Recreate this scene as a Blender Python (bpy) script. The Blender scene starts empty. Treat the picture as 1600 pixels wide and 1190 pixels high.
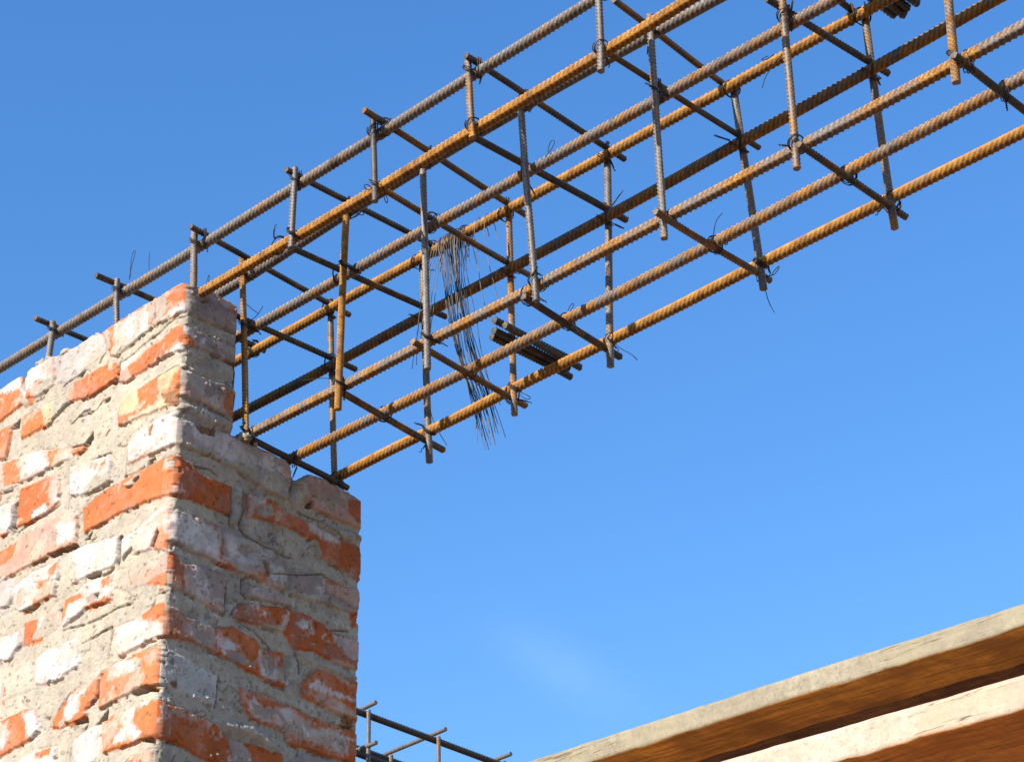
import bpy, math, json
import numpy as np
from mathutils import Vector
rng = np.random.default_rng(7)
scene = bpy.context.scene
COL = scene.collection
GEOM = json.loads('''{"bars":{"A":[[-2.6,0.0315,0.1019],[-2.39,0.0315,0.1019],[-2.18,0.0315,0.1019],[-1.97,0.0315,0.1019],[-1.76,0.0315,0.1019],[-1.55,0.0315,0.1019],[-1.34,0.0315,0.1019],[-1.13,0.0315,0.1019],[-0.92,0.0315,0.1019],[-0.71,0.0315,0.1019],[-0.5,0.0322,0.1013],[-0.29,0.0328,0.1007],[-0.08,0.0331,0.1004],[0.13,0.033,0.1005],[0.34,0.0326,0.1009],[0.55,0.0318,0.1017],[0.76,0.0306,0.1027],[0.97,0.0296,0.1037],[1.18,0.0296,0.1037],[1.39,0.0296,0.1037],[1.6,0.0296,0.1037]],"B":[[-0.3,0.0266,-0.0012],[-0.19,0.0266,-0.0012],[-0.08,0.0266,-0.0012],[0.03,0.0271,-0.0017],[0.14,0.0275,-0.0021],[0.25,0.0278,-0.0024],[0.36,0.0279,-0.0025],[0.47,0.0279,-0.0025],[0.58,0.0277,-0.0023],[0.69,0.0274,-0.002],[0.8,0.027,-0.0017],[0.91,0.0265,-0.0011],[1.02,0.0258,-0.0005],[1.13,0.0252,0.0001],[1.24,0.0252,0.0001],[1.35,0.0252,0.0001],[1.46,0.0252,0.0001],[1.57,0.0252,0.0001],[1.68,0.0252,0.0001],[1.79,0.0252,0.0001],[1.9,0.0252,0.0001]],"b":[[-0.35,0.1418,0.0959],[-0.2375,0.1418,0.0959],[-0.125,0.1418,0.0959],[-0.0125,0.1417,0.096],[0.1,0.1392,0.0984],[0.2125,0.1373,0.1001],[0.325,0.1362,0.1012],[0.4375,0.1357,0.1017],[0.55,0.1359,0.1015],[0.6625,0.1367,0.1007],[0.775,0.1383,0.0993],[0.8875,0.1405,0.0972],[1.0,0.1433,0.0944],[1.1125,0.1448,0.093],[1.225,0.1448,0.093],[1.3375,0.1448,0.093],[1.45,0.1448,0.093],[1.5625,0.1448,0.093],[1.675,0.1448,0.093],[1.7875,0.1448,0.093],[1.9,0.1448,0.093]],"C":[[-0.35,0.1489,-0.005],[-0.2325,0.1489,-0.005],[-0.115,0.1489,-0.005],[0.0025,0.149,-0.0052],[0.12,0.1493,-0.0054],[0.2375,0.1495,-0.0056],[0.355,0.1498,-0.0059],[0.4725,0.1501,-0.0062],[0.59,0.1505,-0.0066],[0.7075,0.1508,-0.007],[0.825,0.1513,-0.0074],[0.9425,0.1517,-0.0079],[1.06,0.1523,-0.0084],[1.1775,0.1528,-0.009],[1.295,0.1532,-0.0094],[1.4125,0.1532,-0.0094],[1.53,0.1532,-0.0094],[1.6475,0.1532,-0.0094],[1.765,0.1532,-0.0094],[1.8825,0.1532,-0.0094],[2.0,0.1532,-0.0094]],"D":[[-0.35,0.3221,0.1147],[-0.2275,0.3222,0.1146],[-0.105,0.3224,0.1144],[0.0175,0.3226,0.1143],[0.14,0.3228,0.114],[0.2625,0.323,0.1138],[0.385,0.3233,0.1135],[0.5075,0.3236,0.1132],[0.63,0.324,0.1128],[0.7525,0.3244,0.1124],[0.875,0.3248,0.1119],[0.9975,0.3253,0.1115],[1.12,0.3258,0.1109],[1.2425,0.326,0.1107],[1.365,0.326,0.1107],[1.4875,0.326,0.1107],[1.61,0.326,0.1107],[1.7325,0.326,0.1107],[1.855,0.326,0.1107],[1.9775,0.326,0.1107],[2.1,0.326,0.1107]],"E":[[-0.35,0.3237,0.0037],[-0.2225,0.3243,0.003],[-0.095,0.3248,0.0025],[0.0325,0.3251,0.0022],[0.16,0.3253,0.002],[0.2875,0.3253,0.0019],[0.415,0.3252,0.002],[0.5425,0.325,0.0023],[0.67,0.3246,0.0027],[0.7975,0.3241,0.0033],[0.925,0.3234,0.004],[1.0525,0.3226,0.0049],[1.18,0.3217,0.0059],[1.3075,0.3206,0.0071],[1.435,0.3203,0.0074],[1.5625,0.3203,0.0074],[1.69,0.3203,0.0074],[1.8175,0.3203,0.0074],[1.945,0.3203,0.0074],[2.0725,0.3203,0.0074],[2.2,0.3203,0.0074]],"F":[[-0.3,0.1424,-0.2074],[-0.175,0.1424,-0.2074],[-0.05,0.1429,-0.2079],[0.075,0.1444,-0.2096],[0.2,0.1457,-0.211],[0.325,0.1467,-0.2122],[0.45,0.1476,-0.2132],[0.575,0.1482,-0.2139],[0.7,0.1486,-0.2143],[0.825,0.1488,-0.2146],[0.95,0.1488,-0.2145],[1.075,0.1486,-0.2143],[1.2,0.1481,-0.2138],[1.325,0.1475,-0.213],[1.45,0.1466,-0.2121],[1.575,0.1465,-0.212],[1.7,0.1465,-0.212],[1.825,0.1465,-0.212],[1.95,0.1465,-0.212],[2.075,0.1465,-0.212],[2.2,0.1465,-0.212]],"G":[[-0.3,0.2399,-0.2108],[-0.175,0.2399,-0.2108],[-0.05,0.2402,-0.2112],[0.075,0.241,-0.212],[0.2,0.2415,-0.2127],[0.325,0.2419,-0.2131],[0.45,0.2421,-0.2133],[0.575,0.2421,-0.2133],[0.7,0.2419,-0.2131],[0.825,0.2415,-0.2126],[0.95,0.2409,-0.2119],[1.075,0.2401,-0.211],[1.2,0.2391,-0.2099],[1.325,0.238,-0.2085],[1.45,0.2366,-0.2069],[1.575,0.2365,-0.2067],[1.7,0.2365,-0.2067],[1.825,0.2365,-0.2067],[1.95,0.2365,-0.2067],[2.075,0.2365,-0.2067],[2.2,0.2365,-0.2067]],"H":[[-0.3,0.3472,-0.2024],[-0.175,0.3472,-0.2024],[-0.05,0.3471,-0.2022],[0.075,0.3468,-0.2018],[0.2,0.3465,-0.2015],[0.325,0.3462,-0.2011],[0.45,0.346,-0.2008],[0.575,0.3457,-0.2005],[0.7,0.3454,-0.2001],[0.825,0.3451,-0.1998],[0.95,0.3449,-0.1995],[1.075,0.3446,-0.1992],[1.2,0.3444,-0.1989],[1.325,0.3441,-0.1986],[1.45,0.344,-0.1984],[1.575,0.344,-0.1984],[1.7,0.344,-0.1984],[1.825,0.344,-0.1984],[1.95,0.344,-0.1984],[2.075,0.344,-0.1984],[2.2,0.344,-0.1984]]},"up":[[[-0.3876,0.019,0.116],[-0.3816,0.0131,0.0304],0.3],[[-0.2139,0.0194,0.1215],[-0.1947,0.0131,0.0122],0.15],[[-0.0142,0.0196,0.1238],[0.0008,0.0134,0.0007],0.5],[[0.2282,0.0194,0.1223],[0.2331,0.0142,-0.0321],0.1],[[0.4045,0.0189,0.1217],[0.4171,0.0144,-0.0375],0.1],[[0.6055,0.018,0.1239],[0.6184,0.0142,-0.0285],0.55],[[0.8616,0.0166,0.1276],[0.8614,0.0133,-0.0454],0.05],[[-0.0244,0.1282,0.127],[0.0077,0.1298,-0.2318],0.75],[[0.2332,0.1239,0.0824],[0.2172,0.1322,-0.2593],0.95],[[0.4066,0.1224,0.0804],[0.407,0.1337,-0.2693],0.12],[[0.6118,0.1228,0.0868],[0.6224,0.1348,-0.2501],0.08],[[0.8606,0.1263,0.1201],[0.8564,0.1353,-0.2567],0.3],[[1.0855,0.1309,0.0621],[1.0795,0.1351,-0.2564],0.4],[[1.3345,0.1313,-0.0888],[1.3248,0.134,-0.254],0.55],[[-0.0375,0.336,0.1468],[-0.0217,0.344,-0.2148],0.4],[[0.1852,0.3364,0.1408],[0.1982,0.3435,-0.2595],0.25],[[0.3831,0.3368,0.1191],[0.3822,0.3431,-0.2496],0.55],[[0.5932,0.3374,0.1239],[0.5771,0.3426,-0.2483],0.3],[[0.8417,0.3382,0.1182],[0.8628,0.3421,-0.2447],0.3],[[1.0801,0.3391,0.1202],[1.0855,0.3416,-0.2506],0.4]],"cr":[[[-0.3972,-0.0111,0.1145],[-0.3972,0.3471,0.1282],0.3,"top"],[[-0.2185,-0.02,0.1141],[-0.2185,0.3472,0.1281],0.3,"top"],[[0.0011,-0.0004,0.114],[-0.028,0.3724,0.1278],0.5,"top"],[[0.2245,0.0046,0.1142],[0.2245,0.3479,0.1274],0.6,"top"],[[0.4189,-0.013,0.1146],[0.3914,0.3684,0.127],0.7,"top"],[[0.616,0.0033,0.1154],[0.6034,0.3663,0.1264],0.5,"top"],[[0.8491,0.0624,0.1166],[0.831,0.3581,0.1255],0.7,"top"],[[1.0737,0.1257,0.1172],[1.0682,0.3467,0.1246],0.4,"top"],[[-0.0248,0.119,0.012],[-0.0149,0.3782,0.0158],0.6,"mid"],[[0.1842,0.0334,0.0112],[0.2096,0.3688,0.0155],0.5,"mid"],[[0.3992,0.033,0.011],[0.3898,0.3731,0.0155],0.7,"mid"],[[0.5835,0.0304,0.0112],[0.5985,0.3698,0.016],0.2,"mid"],[[0.8484,0.0294,0.0121],[0.8568,0.3686,0.0171],0.7,"mid"],[[1.0747,0.1098,0.0133],[1.0929,0.3614,0.0186],0.5,"mid"],[[0.0086,0.1297,-0.2218],[-0.0141,0.3653,-0.2156],0.5,"bot"],[[0.2164,0.1266,-0.2246],[0.1848,0.3878,-0.215],0.75,"bot"],[[0.3973,0.1128,-0.2262],[0.3714,0.3794,-0.2145],0.75,"bot"],[[0.5951,0.1382,-0.2275],[0.5687,0.3755,-0.2139],0.6,"bot"],[[0.8639,0.1102,-0.2281],[0.8551,0.3699,-0.2133],0.7,"bot"],[[1.0919,0.1265,-0.2278],[1.0825,0.3774,-0.2127],0.65,"bot"],[[1.3363,0.1171,-0.2266],[1.3251,0.3885,-0.2034],0.6,"bot"]],"top":[[-0.4971,0.0171],[-0.4356,0.0199],[-0.4122,0.0096],[-0.4129,0.0197],[-0.3636,0.02],[-0.3507,0.0231],[-0.3124,0.0167],[-0.2819,0.0167],[-0.2604,0.0182],[-0.2371,0.0204],[-0.22,0.0121],[-0.2209,0.0132],[-0.1187,0.0174],[-0.0573,0.0158],[-0.0151,0.0151],[0.0,0.0098],[0.0088,0.0103],[0.0279,0.0084],[0.0507,0.0137],[0.0675,0.0115],[0.0929,0.01],[0.1031,0.009]],"low":[[0.1075,-0.2223],[0.1453,-0.2241],[0.1962,-0.2256],[0.2265,-0.2295],[0.2314,-0.2322],[0.2353,-0.2556],[0.2448,-0.2511],[0.2616,-0.2363],[0.2745,-0.2304],[0.2987,-0.2286],[0.3412,-0.2339],[0.3615,-0.2356],[0.382,-0.2392]],"loose":[[[0.8618,0.343,-0.2353],[0.8654,0.343,-0.2455],[0.8674,0.343,-0.2613],[0.8717,0.343,-0.2759],[0.8772,0.343,-0.289]],[[0.5868,0.345,-0.2129],[0.5986,0.345,-0.2269],[0.6141,0.345,-0.2402],[0.6267,0.345,-0.2566]],[[0.863,0.236,-0.2036],[0.8663,0.236,-0.1902],[0.8704,0.236,-0.1815],[0.881,0.236,-0.1771]],[[-0.0261,0.15,0.013],[-0.0119,0.15,0.014],[-0.0011,0.15,0.0178],[0.0092,0.15,0.0278]],[[-0.0011,0.15,0.0178],[-0.018,0.15,0.034],[-0.0351,0.15,0.053]],[[0.6419,0.14,-0.0084],[0.6522,0.14,-0.0023],[0.6613,0.14,0.0067],[0.6591,0.14,0.0148],[0.6515,0.14,0.0142],[0.6472,0.14,-0.002]],[[0.2027,0.34,-0.168],[0.2085,0.34,-0.1879],[0.22,0.34,-0.2122],[0.2398,0.34,-0.2465]],[[0.2283,0.13,-0.2248],[0.2061,0.13,-0.2019],[0.1842,0.13,-0.1903],[0.1355,0.13,-0.1743]],[[0.3919,0.345,-0.2123],[0.4103,0.345,-0.2268],[0.4154,0.345,-0.2334],[0.4048,0.345,-0.2312],[0.3918,0.345,-0.2168]],[[0.5859,0.24,-0.2085],[0.5888,0.24,-0.1988],[0.5978,0.24,-0.1919],[0.6,0.24,-0.1995],[0.5897,0.24,-0.2058]],[[0.8572,0.25,-0.2046],[0.874,0.25,-0.2212],[0.8756,0.25,-0.2156]],[[1.0578,0.14,-0.0544],[1.0424,0.14,-0.0566],[1.0343,0.14,-0.0498],[1.0472,0.14,-0.0517]],[[1.0701,0.14,-0.0614],[1.0403,0.14,-0.0803],[1.0333,0.14,-0.0979]],[[0.4218,0.15,-0.0035],[0.4108,0.15,0.0137],[0.3998,0.15,0.0097],[0.4081,0.15,-0.0085]]],"cam":{"C":[2.459442,-1.878265,-2.008501],"r":[0.723699,0.689963,-0.014479],"u":[0.363206,-0.362957,0.858105],"fw":[-0.586805,0.626269,0.513271],"f":3620.430498}}''')
# marks and brick outlines of the two visible wall faces, in half millimetres on the face (along, up)
PATCHES = '''L BO -424,17 -14,21 -2,16 4,-87 -51,-95 -164,-87 -333,-115 -368,-97
L T -424,12 -381,10 -364,-62 -392,-78 -417,-39
L W -347,11 -186,18 -172,-65 -159,-128 -263,-106 -342,-72 -355,-26
L P -355,-29 -286,-47 -282,-86 -333,-76 -357,-47
L M -350,-68 -248,-94 -173,-73 -6,-100 0,-126 -81,-102 -156,-123 -243,-142 -342,-142 -363,-105
L T -180,15 -154,19 -93,12 -79,-24 -81,-66 -120,-72 -165,-67 -179,-34
L P -77,-25 -14,-60 5,-99 -63,-83 -103,-83 -77,-68
L W -81,-66 -30,-62 -29,-71 -2,-66 6,-105 -63,-86 -128,-81
L O -441,21 -353,27 -237,32 -183,20 -114,28 -22,24 -18,-4 -89,12 -154,20 -182,16 -260,15 -347,14 -355,-26 -380,4
L N -13,18 26,-3 32,-45 -1,-33
L K -152,19 -144,-19 -142,-57
L K -377,-93 -370,-74
L K 8,-130 -25,-114 -46,-103 -73,-102 -96,-113 -128,-120 -160,-121 -219,-134 -259,-144 -304,-146
L BL -678,37 -615,29 -528,28 -451,27 -422,0 -404,-45 -413,-78 -512,-96 -597,-103 -669,-85
L M -509,-53 -453,-24 -406,-67 -427,-97 -486,-99 -530,-90
L BW -824,46 -778,49 -683,39 -661,-83 -757,-92 -827,-69 -840,12
L P -826,39 -812,40 -807,6 -821,6
L P -707,-5 -670,-21 -666,-47 -709,-54
L M -767,-23 -666,-47 -659,-97 -747,-94 -776,-82
L O -829,-41 -809,-44 -782,-70 -782,-98 -819,-89
L P -786,-15 -750,-18 -743,-65 -784,-60
L BO -995,42 -866,39 -855,34 -835,-75 -882,-90 -972,-101
L W -994,34 -871,40 -855,27 -853,-19 -933,-4 -992,24
L N -871,40 -825,20 -833,2 -852,6
L N -853,-78 -802,-87 -791,-101 -830,-106
L W -852,6 -837,-3 -827,-83 -842,-77
L K -843,-1 -835,-39 -832,-77
L K -623,-106 -589,-99 -550,-100 -512,-98
L D -533,-101 -507,-100 -518,-113 -536,-107
L K -773,-99 -728,-105 -724,-101
L K -427,-97 -405,-73 -402,-65
L BP -308,-150 -109,-150 0,-134 14,-245 -54,-227 -269,-242 -308,-226
L W -304,-149 -109,-153 -189,-157 -259,-187 -300,-187
L O -263,-185 -164,-168 -84,-161 -64,-128 2,-137 8,-201 -55,-221 -237,-235
L W 8,-201 12,-250 -62,-224 -118,-223 -55,-215
L BO -581,-129 -526,-121 -358,-117 -320,-154 -314,-211 -355,-205 -463,-215 -577,-188
L P -584,-133 -552,-123 -534,-191 -573,-184
L M -366,-116 -343,-132 -352,-165 -371,-145
L D -325,-146 -304,-149 -306,-173 -320,-166
L D -355,-205 -314,-211 -329,-223
L BY -839,-139 -723,-137 -583,-146 -577,-185 -692,-229 -825,-225
L O -839,-139 -727,-140 -697,-227 -825,-225
L M -652,-148 -573,-157 -567,-195 -652,-209
L BO -967,-131 -888,-141 -896,-227 -908,-265 -946,-257
L D -893,-136 -848,-135 -853,-165 -899,-158
L D -400,-247 -350,-253 -357,-265 -390,-263
L K -400,-253 -422,-273 -455,-278
L K -557,-272 -492,-251 -457,-259
L K 15,-298 -33,-280 -112,-285 -175,-287
L BY -304,-328 -272,-288 -96,-286 -1,-294 16,-310 23,-431 -36,-421 -293,-391
L O -198,-298 -96,-286 -90,-381 -293,-390 -297,-354 -182,-372
L O -86,-308 7,-301 18,-421 -72,-366
L Y -95,-298 -17,-290 -42,-355 -81,-356
L N -73,-360 -23,-386 18,-415 28,-439 -36,-421 -62,-393
L D -53,-405 27,-430 21,-444 -27,-427
L D -459,-377 -437,-353 -429,-383 -453,-391
L D -473,-376 -431,-357 -432,-383 -447,-398
L N -514,-365 -474,-384 -452,-408 -482,-416 -507,-415
L K -520,-259 -481,-266 -442,-272
L K -361,-391 -342,-378
L K -413,-467 -385,-460 -323,-470
L K -296,-458 -254,-475 -234,-471 -189,-483
L K -236,-473 -238,-513 -241,-551 -237,-587
L D -249,-585 -238,-578 -228,-596
L K -229,-587 -177,-596 -150,-589
L BW -234,-479 -181,-454 -80,-443 -25,-455 9,-480 17,-567 -21,-569 -146,-559 -229,-558
L N -139,-452 -109,-458 -113,-494 -131,-494
L P -28,-451 -8,-457 -4,-540 -18,-554
L P -231,-538 -139,-552 -157,-561 -220,-559
L D -133,-571 -102,-569 -96,-582 -122,-594 -141,-598
L BW -534,-439 -483,-450 -406,-463 -324,-472 -307,-576 -432,-582 -518,-556
L P -407,-487 -386,-489 -386,-517 -399,-516
L O -369,-496 -352,-496 -340,-484 -340,-501 -351,-511 -365,-507
L M -431,-557 -390,-527 -316,-538 -311,-574 -432,-582
L K -535,-436 -530,-502 -526,-561 -525,-596
L K -418,-596 -366,-587 -303,-577
L BW -944,-264 -824,-287 -661,-324 -555,-351 -543,-409 -789,-397 -922,-397
L O -660,-333 -558,-355 -562,-390 -590,-403 -647,-395
L O -919,-280 -822,-300 -800,-387 -898,-382
L P -940,-290 -912,-295 -897,-385 -924,-387
L P -793,-371 -652,-390 -764,-395
L BO -544,-364 -493,-373 -452,-395 -463,-411 -531,-402
L D -545,-361 -458,-384 -431,-365 -440,-397 -474,-389 -535,-374
L K -923,-394 -850,-403 -845,-381 -798,-399
L BO -445,-626 -414,-595 -221,-598 -119,-598 -18,-604 22,-625 34,-756 -36,-732 -129,-722 -255,-719 -383,-717 -427,-720
L M -227,-621 -198,-616 -159,-614 -152,-628 -181,-631 -195,-642 -220,-635
L D -189,-628 -158,-625 -161,-633 -184,-635
L D -224,-631 -188,-642 -195,-646 -220,-637
L M -36,-612 -19,-621 -30,-631 -26,-649 -40,-646 -38,-627
L M -22,-708 5,-713 26,-746 7,-744
L D -29,-727 25,-739 34,-759 -20,-738
L M -439,-594 -366,-593 -300,-607 -411,-622 -425,-639
L BO -799,-417 -706,-429 -585,-440 -574,-549 -618,-564 -737,-570 -803,-560
L W -624,-460 -586,-445 -577,-542 -611,-553 -625,-512
L W -725,-533 -639,-536 -618,-564 -712,-561
L BW -915,-439 -842,-451 -811,-484 -842,-560 -894,-565
L D -837,-459 -802,-454 -802,-569 -837,-568
L O -896,-552 -851,-560 -885,-568 -894,-568
L K -576,-560 -617,-568 -719,-570 -796,-577
L BP -886,-615 -723,-604 -520,-604 -466,-635 -465,-737 -610,-736 -814,-732 -867,-732
L W -570,-637 -476,-626 -467,-720 -554,-716
L T -671,-634 -579,-631 -566,-689 -645,-695
L O -885,-621 -781,-618 -790,-672 -875,-683
L K -731,-607 -724,-638
L N -696,-723 -528,-726 -462,-733 -459,-751 -584,-740 -685,-738
L D -611,-727 -461,-736 -459,-751 -592,-742
L BW -499,-762 -442,-757 -258,-787 -242,-796 -237,-874 -266,-891 -410,-879 -471,-874
L P -490,-768 -465,-771 -437,-858 -469,-872
L D -252,-792 -233,-792 -229,-888 -246,-892
L D -394,-879 -314,-885 -327,-902 -377,-890
L D -312,-902 -258,-891 -272,-905 -302,-913
L BW -231,-811 -186,-804 -171,-854 -215,-890
L BW -176,-809 -48,-763 38,-795 51,-939 -72,-901 -166,-884
L P -75,-797 -24,-775 11,-791 13,-851 -50,-825
L O -81,-892 -53,-832 -34,-834 25,-898 32,-928 -65,-901
L D -79,-891 -53,-835 -38,-854 -48,-877 -57,-900
L D -428,-739 -390,-725 -395,-746
L BW -777,-780 -666,-756 -547,-767 -537,-812 -551,-885 -730,-885 -767,-867
L O -586,-787 -547,-767 -553,-812 -572,-822
L P -764,-807 -711,-791 -704,-866 -754,-866
L O -650,-862 -557,-844 -563,-886 -671,-886
L O -642,-804 -581,-819 -600,-863 -645,-836
L N -731,-879 -629,-886 -556,-881 -669,-900 -711,-897
L D -712,-891 -637,-895 -669,-900
L BW -858,-786 -809,-769 -779,-790 -797,-841 -849,-837
L BW -502,-917 -391,-903 -252,-911 -254,-956 -260,-1002 -380,-988 -472,-1014 -492,-1015
L O -494,-922 -421,-920 -393,-946 -465,-946 -476,-983 -489,-1008
L O -388,-983 -263,-980 -264,-1000 -363,-999
L T -384,-954 -337,-952 -319,-961 -333,-980 -377,-976
L O -309,-923 -263,-918 -265,-952 -298,-946
L D -345,-952 -321,-957 -319,-979
L D -527,-942 -498,-943 -498,-970
L BM -245,-932 -139,-916 -10,-927 21,-935 25,-1049 -99,-1004 -175,-1004 -233,-974
L O -100,-1001 -55,-993 6,-999 13,-1047 -76,-1013
L P -179,-971 -105,-954 -9,-935 -3,-995 -78,-987 -139,-990
L O -10,-927 22,-941 25,-1051 2,-1041
L N -35,-1042 33,-1057 38,-1072 -26,-1058
L D -38,-1057 -20,-1044 25,-1058 34,-1071 -18,-1068
L BP -237,-1102 -111,-1105 -16,-1085 21,-1092 29,-1214 -12,-1199 -33,-1207 -198,-1208
L O -111,-1107 -16,-1085 14,-1090 22,-1211 -16,-1195 -38,-1165
L W -225,-1109 -118,-1110 -30,-1168 -17,-1193 -48,-1208 -199,-1200 -212,-1155
L D -34,-1199 10,-1205 20,-1225 -22,-1214
L BM -716,-922 -622,-934 -536,-936 -521,-1011 -602,-1017 -702,-1012
L O -707,-925 -617,-941 -625,-972 -657,-1005 -667,-1023 -698,-1009
L W -621,-940 -588,-940 -616,-975 -630,-981
L O -661,-1009 -595,-1009 -601,-1023 -661,-1024
L P -590,-931 -540,-931 -554,-952 -579,-949
L BW -832,-940 -737,-946 -712,-1004 -764,-1041 -816,-1033
L P -798,-937 -737,-946 -751,-969
L K -103,-1107 -53,-1093 -47,-1074
L K -397,-1100 -319,-1099 -288,-1093 -250,-1090 -247,-1143 -249,-1192
L K -350,-1094 -304,-1093 -281,-1090
L K -373,-1039 -295,-1038 -218,-1037 -156,-1043
L K -496,-1020 -389,-1039
L BW -620,-1074 -562,-1068 -416,-1072 -393,-1096 -391,-1176 -520,-1188 -609,-1173
L P -613,-1081 -565,-1072 -575,-1088 -604,-1084
L P -612,-1159 -549,-1152 -545,-1180
L ML -393,-1101 -257,-1098 -237,-1198 -385,-1193
L BO -279,-1232 -234,-1225 -181,-1219 -17,-1228 28,-1240 33,-1359 -93,-1343 -272,-1351
L W -233,-1228 -181,-1221 -104,-1243 -110,-1284 -206,-1267 -229,-1268
L M -111,-1244 -80,-1253 -88,-1316 -100,-1313
L P -75,-1235 -9,-1233 -7,-1287 -55,-1282
L D -122,-1346 -49,-1341 42,-1379 35,-1385 -32,-1361 -99,-1358
L N -115,-1343 -42,-1341 34,-1369 34,-1377 -33,-1356
L BO -505,-1346 -488,-1302 -416,-1248 -278,-1240 -266,-1302 -335,-1332 -327,-1365 -460,-1356
L W -433,-1298 -423,-1259 -285,-1242 -358,-1279 -368,-1322 -418,-1348 -444,-1330
L P -424,-1249 -284,-1251 -329,-1262 -390,-1267
L W -459,-1341 -430,-1324 -433,-1359 -465,-1352
L K -497,-1345 -482,-1288 -432,-1246
L K -328,-1329 -278,-1304 -283,-1230
L BO -783,-1235 -651,-1232 -582,-1258 -563,-1331 -609,-1346 -762,-1359
L W -772,-1249 -729,-1256 -702,-1296 -738,-1332 -769,-1318
L W -657,-1246 -583,-1255 -559,-1332 -599,-1357 -626,-1318
L D -410,-1351 -333,-1353 -326,-1373 -386,-1360
L D -254,-1372 -234,-1353 -236,-1397 -290,-1391
L D -553,-1290 -520,-1297 -527,-1306
L BO -252,-1390 -132,-1388 -15,-1389 45,-1412 41,-1516 -46,-1510 -238,-1498
L W -158,-1393 -22,-1392 -93,-1410 -106,-1441 -52,-1481 -69,-1498 -195,-1484 -141,-1445
L P -240,-1426 -204,-1412 -157,-1431 -211,-1479 -239,-1491
L N -69,-1501 -33,-1497 41,-1521 36,-1536 -45,-1513
L D -61,-1503 42,-1531 43,-1539 -45,-1515
L BL -390,-1412 -328,-1393 -255,-1397 -261,-1499 -381,-1510
L BW -665,-1400 -579,-1389 -473,-1403 -461,-1488 -666,-1446
L O -569,-1402 -489,-1404 -493,-1428 -550,-1422
L BO -136,-1552 -71,-1544 1,-1548 60,-1562 70,-1674 -118,-1646
L K -401,-1475 -400,-1430
L D -354,-1392 -329,-1380 -334,-1398
L BL -868,-721 -834,-716 -786,-750 -794,-860 -845,-860
L BM -811,-1065 -753,-1061 -660,-1069 -627,-1176 -726,-1172 -793,-1173
R BG -10,11 19,18 56,17 102,26 186,21 206,16 211,-86 129,-92 57,-95 8,-98
R N -13,8 18,18 24,-22 -6,-36
R O 56,17 101,27 186,21 206,16 205,-22 165,-25 164,-4 103,5 63,2
R G 104,-10 164,-10 165,-31 125,-33
R N 53,-35 85,-19 87,-27 57,-42
R P 140,-54 208,-45 209,-60 148,-66
R M 7,-99 96,-83 129,-92 211,-86 212,-125 182,-135 93,-144 47,-144 11,-130
R BG 8,-132 47,-144 93,-139 212,-128 214,-199 137,-203 65,-204 12,-228
R O 6,-147 22,-152 37,-181 43,-211 24,-219 9,-193
R W 15,-138 41,-149 37,-178 29,-161
R W 68,-164 84,-154 80,-186 68,-206 79,-219 69,-220 64,-190
R S 90,-146 139,-145 206,-143 201,-169 141,-171 95,-173
R N 169,-198 209,-195 213,-206 187,-208
R M 2,-232 52,-210 119,-228 214,-217 215,-261 122,-277 6,-288
R BG 5,-298 98,-296 202,-281 216,-293 217,-413 117,-387 10,-408
R S 12,-304 86,-301 96,-355 24,-333
R P 12,-350 102,-353 182,-372 118,-392 16,-400
R O 172,-321 216,-294 218,-412 183,-389 165,-373
R Y 71,-366 154,-354 156,-383 85,-389
R M+ 11,-425 86,-394 210,-401 245,-439 212,-446 109,-454 14,-458
R BS -22,-485 46,-469 212,-453 318,-452 439,-451 464,-462 463,-529 447,-604 312,-586 219,-565 129,-560 -15,-578
R W 47,-485 213,-464 318,-457 454,-463 456,-514 415,-518 309,-524 218,-548 127,-533 50,-518
R O 320,-456 364,-454 349,-475 331,-474
R P 406,-464 460,-460 463,-523 422,-510
R N 66,-478 148,-456 137,-489 80,-495
R M 28,-561 115,-538 194,-575 218,-543 302,-524 343,-546 395,-509 450,-539 460,-610 299,-591 196,-597 120,-620 30,-599
R BP 473,-519 536,-465 574,-460 740,-468 768,-478 757,-579 680,-590 555,-584 527,-580
R Q 697,-492 755,-477 758,-535 757,-571 703,-555
R Y 693,-565 757,-571 754,-580 687,-587
R M+ 463,-511 482,-498 524,-505 538,-558 514,-599 474,-614 462,-575
R D 533,-560 554,-558 555,-581 527,-585
R BQ -12,-616 24,-604 76,-620 121,-636 220,-629 222,-728 135,-737 65,-735 -2,-745
R M 72,-611 119,-601 170,-598 169,-629 122,-642 87,-639
R K 76,-615 132,-607 171,-617
R M+ 223,-626 272,-624 276,-734 238,-767 222,-754
R K 220,-629 224,-764
R K 275,-623 273,-702 266,-749 284,-776
R BQ 282,-631 340,-612 400,-621 478,-632 682,-650 755,-641 752,-771 588,-746 559,-700 451,-688 412,-713 384,-695 306,-707 287,-719
R W 292,-639 340,-615 355,-638 323,-667 313,-710 290,-713
R T 323,-661 381,-634 391,-670 358,-694 328,-693
R P 402,-649 435,-648 417,-689 397,-685
R W 529,-636 570,-632 675,-658 669,-678 586,-679 544,-665
R M+ 488,-614 604,-609 751,-590 752,-648 696,-651 647,-657 570,-627
R K 494,-615 590,-620 653,-631 689,-647
R M 267,-760 306,-707 358,-704 438,-695 573,-695 595,-743 734,-758 741,-792 625,-812 477,-835 363,-786 284,-770
R K 257,-758 284,-770 363,-786 475,-786
R BS 1,-786 32,-786 131,-782 233,-778 363,-786 409,-787 444,-819 465,-856 455,-912 376,-908 260,-907 190,-907 10,-893
R W 21,-801 133,-798 183,-796 193,-852 177,-890 33,-877
R W 196,-797 363,-792 409,-792 365,-830 341,-871 264,-876 205,-848
R T 261,-823 324,-795 345,-815 295,-844 256,-841
R O 129,-788 182,-782 164,-797
R O 191,-826 201,-825 196,-884 256,-900 241,-911 184,-909
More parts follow.
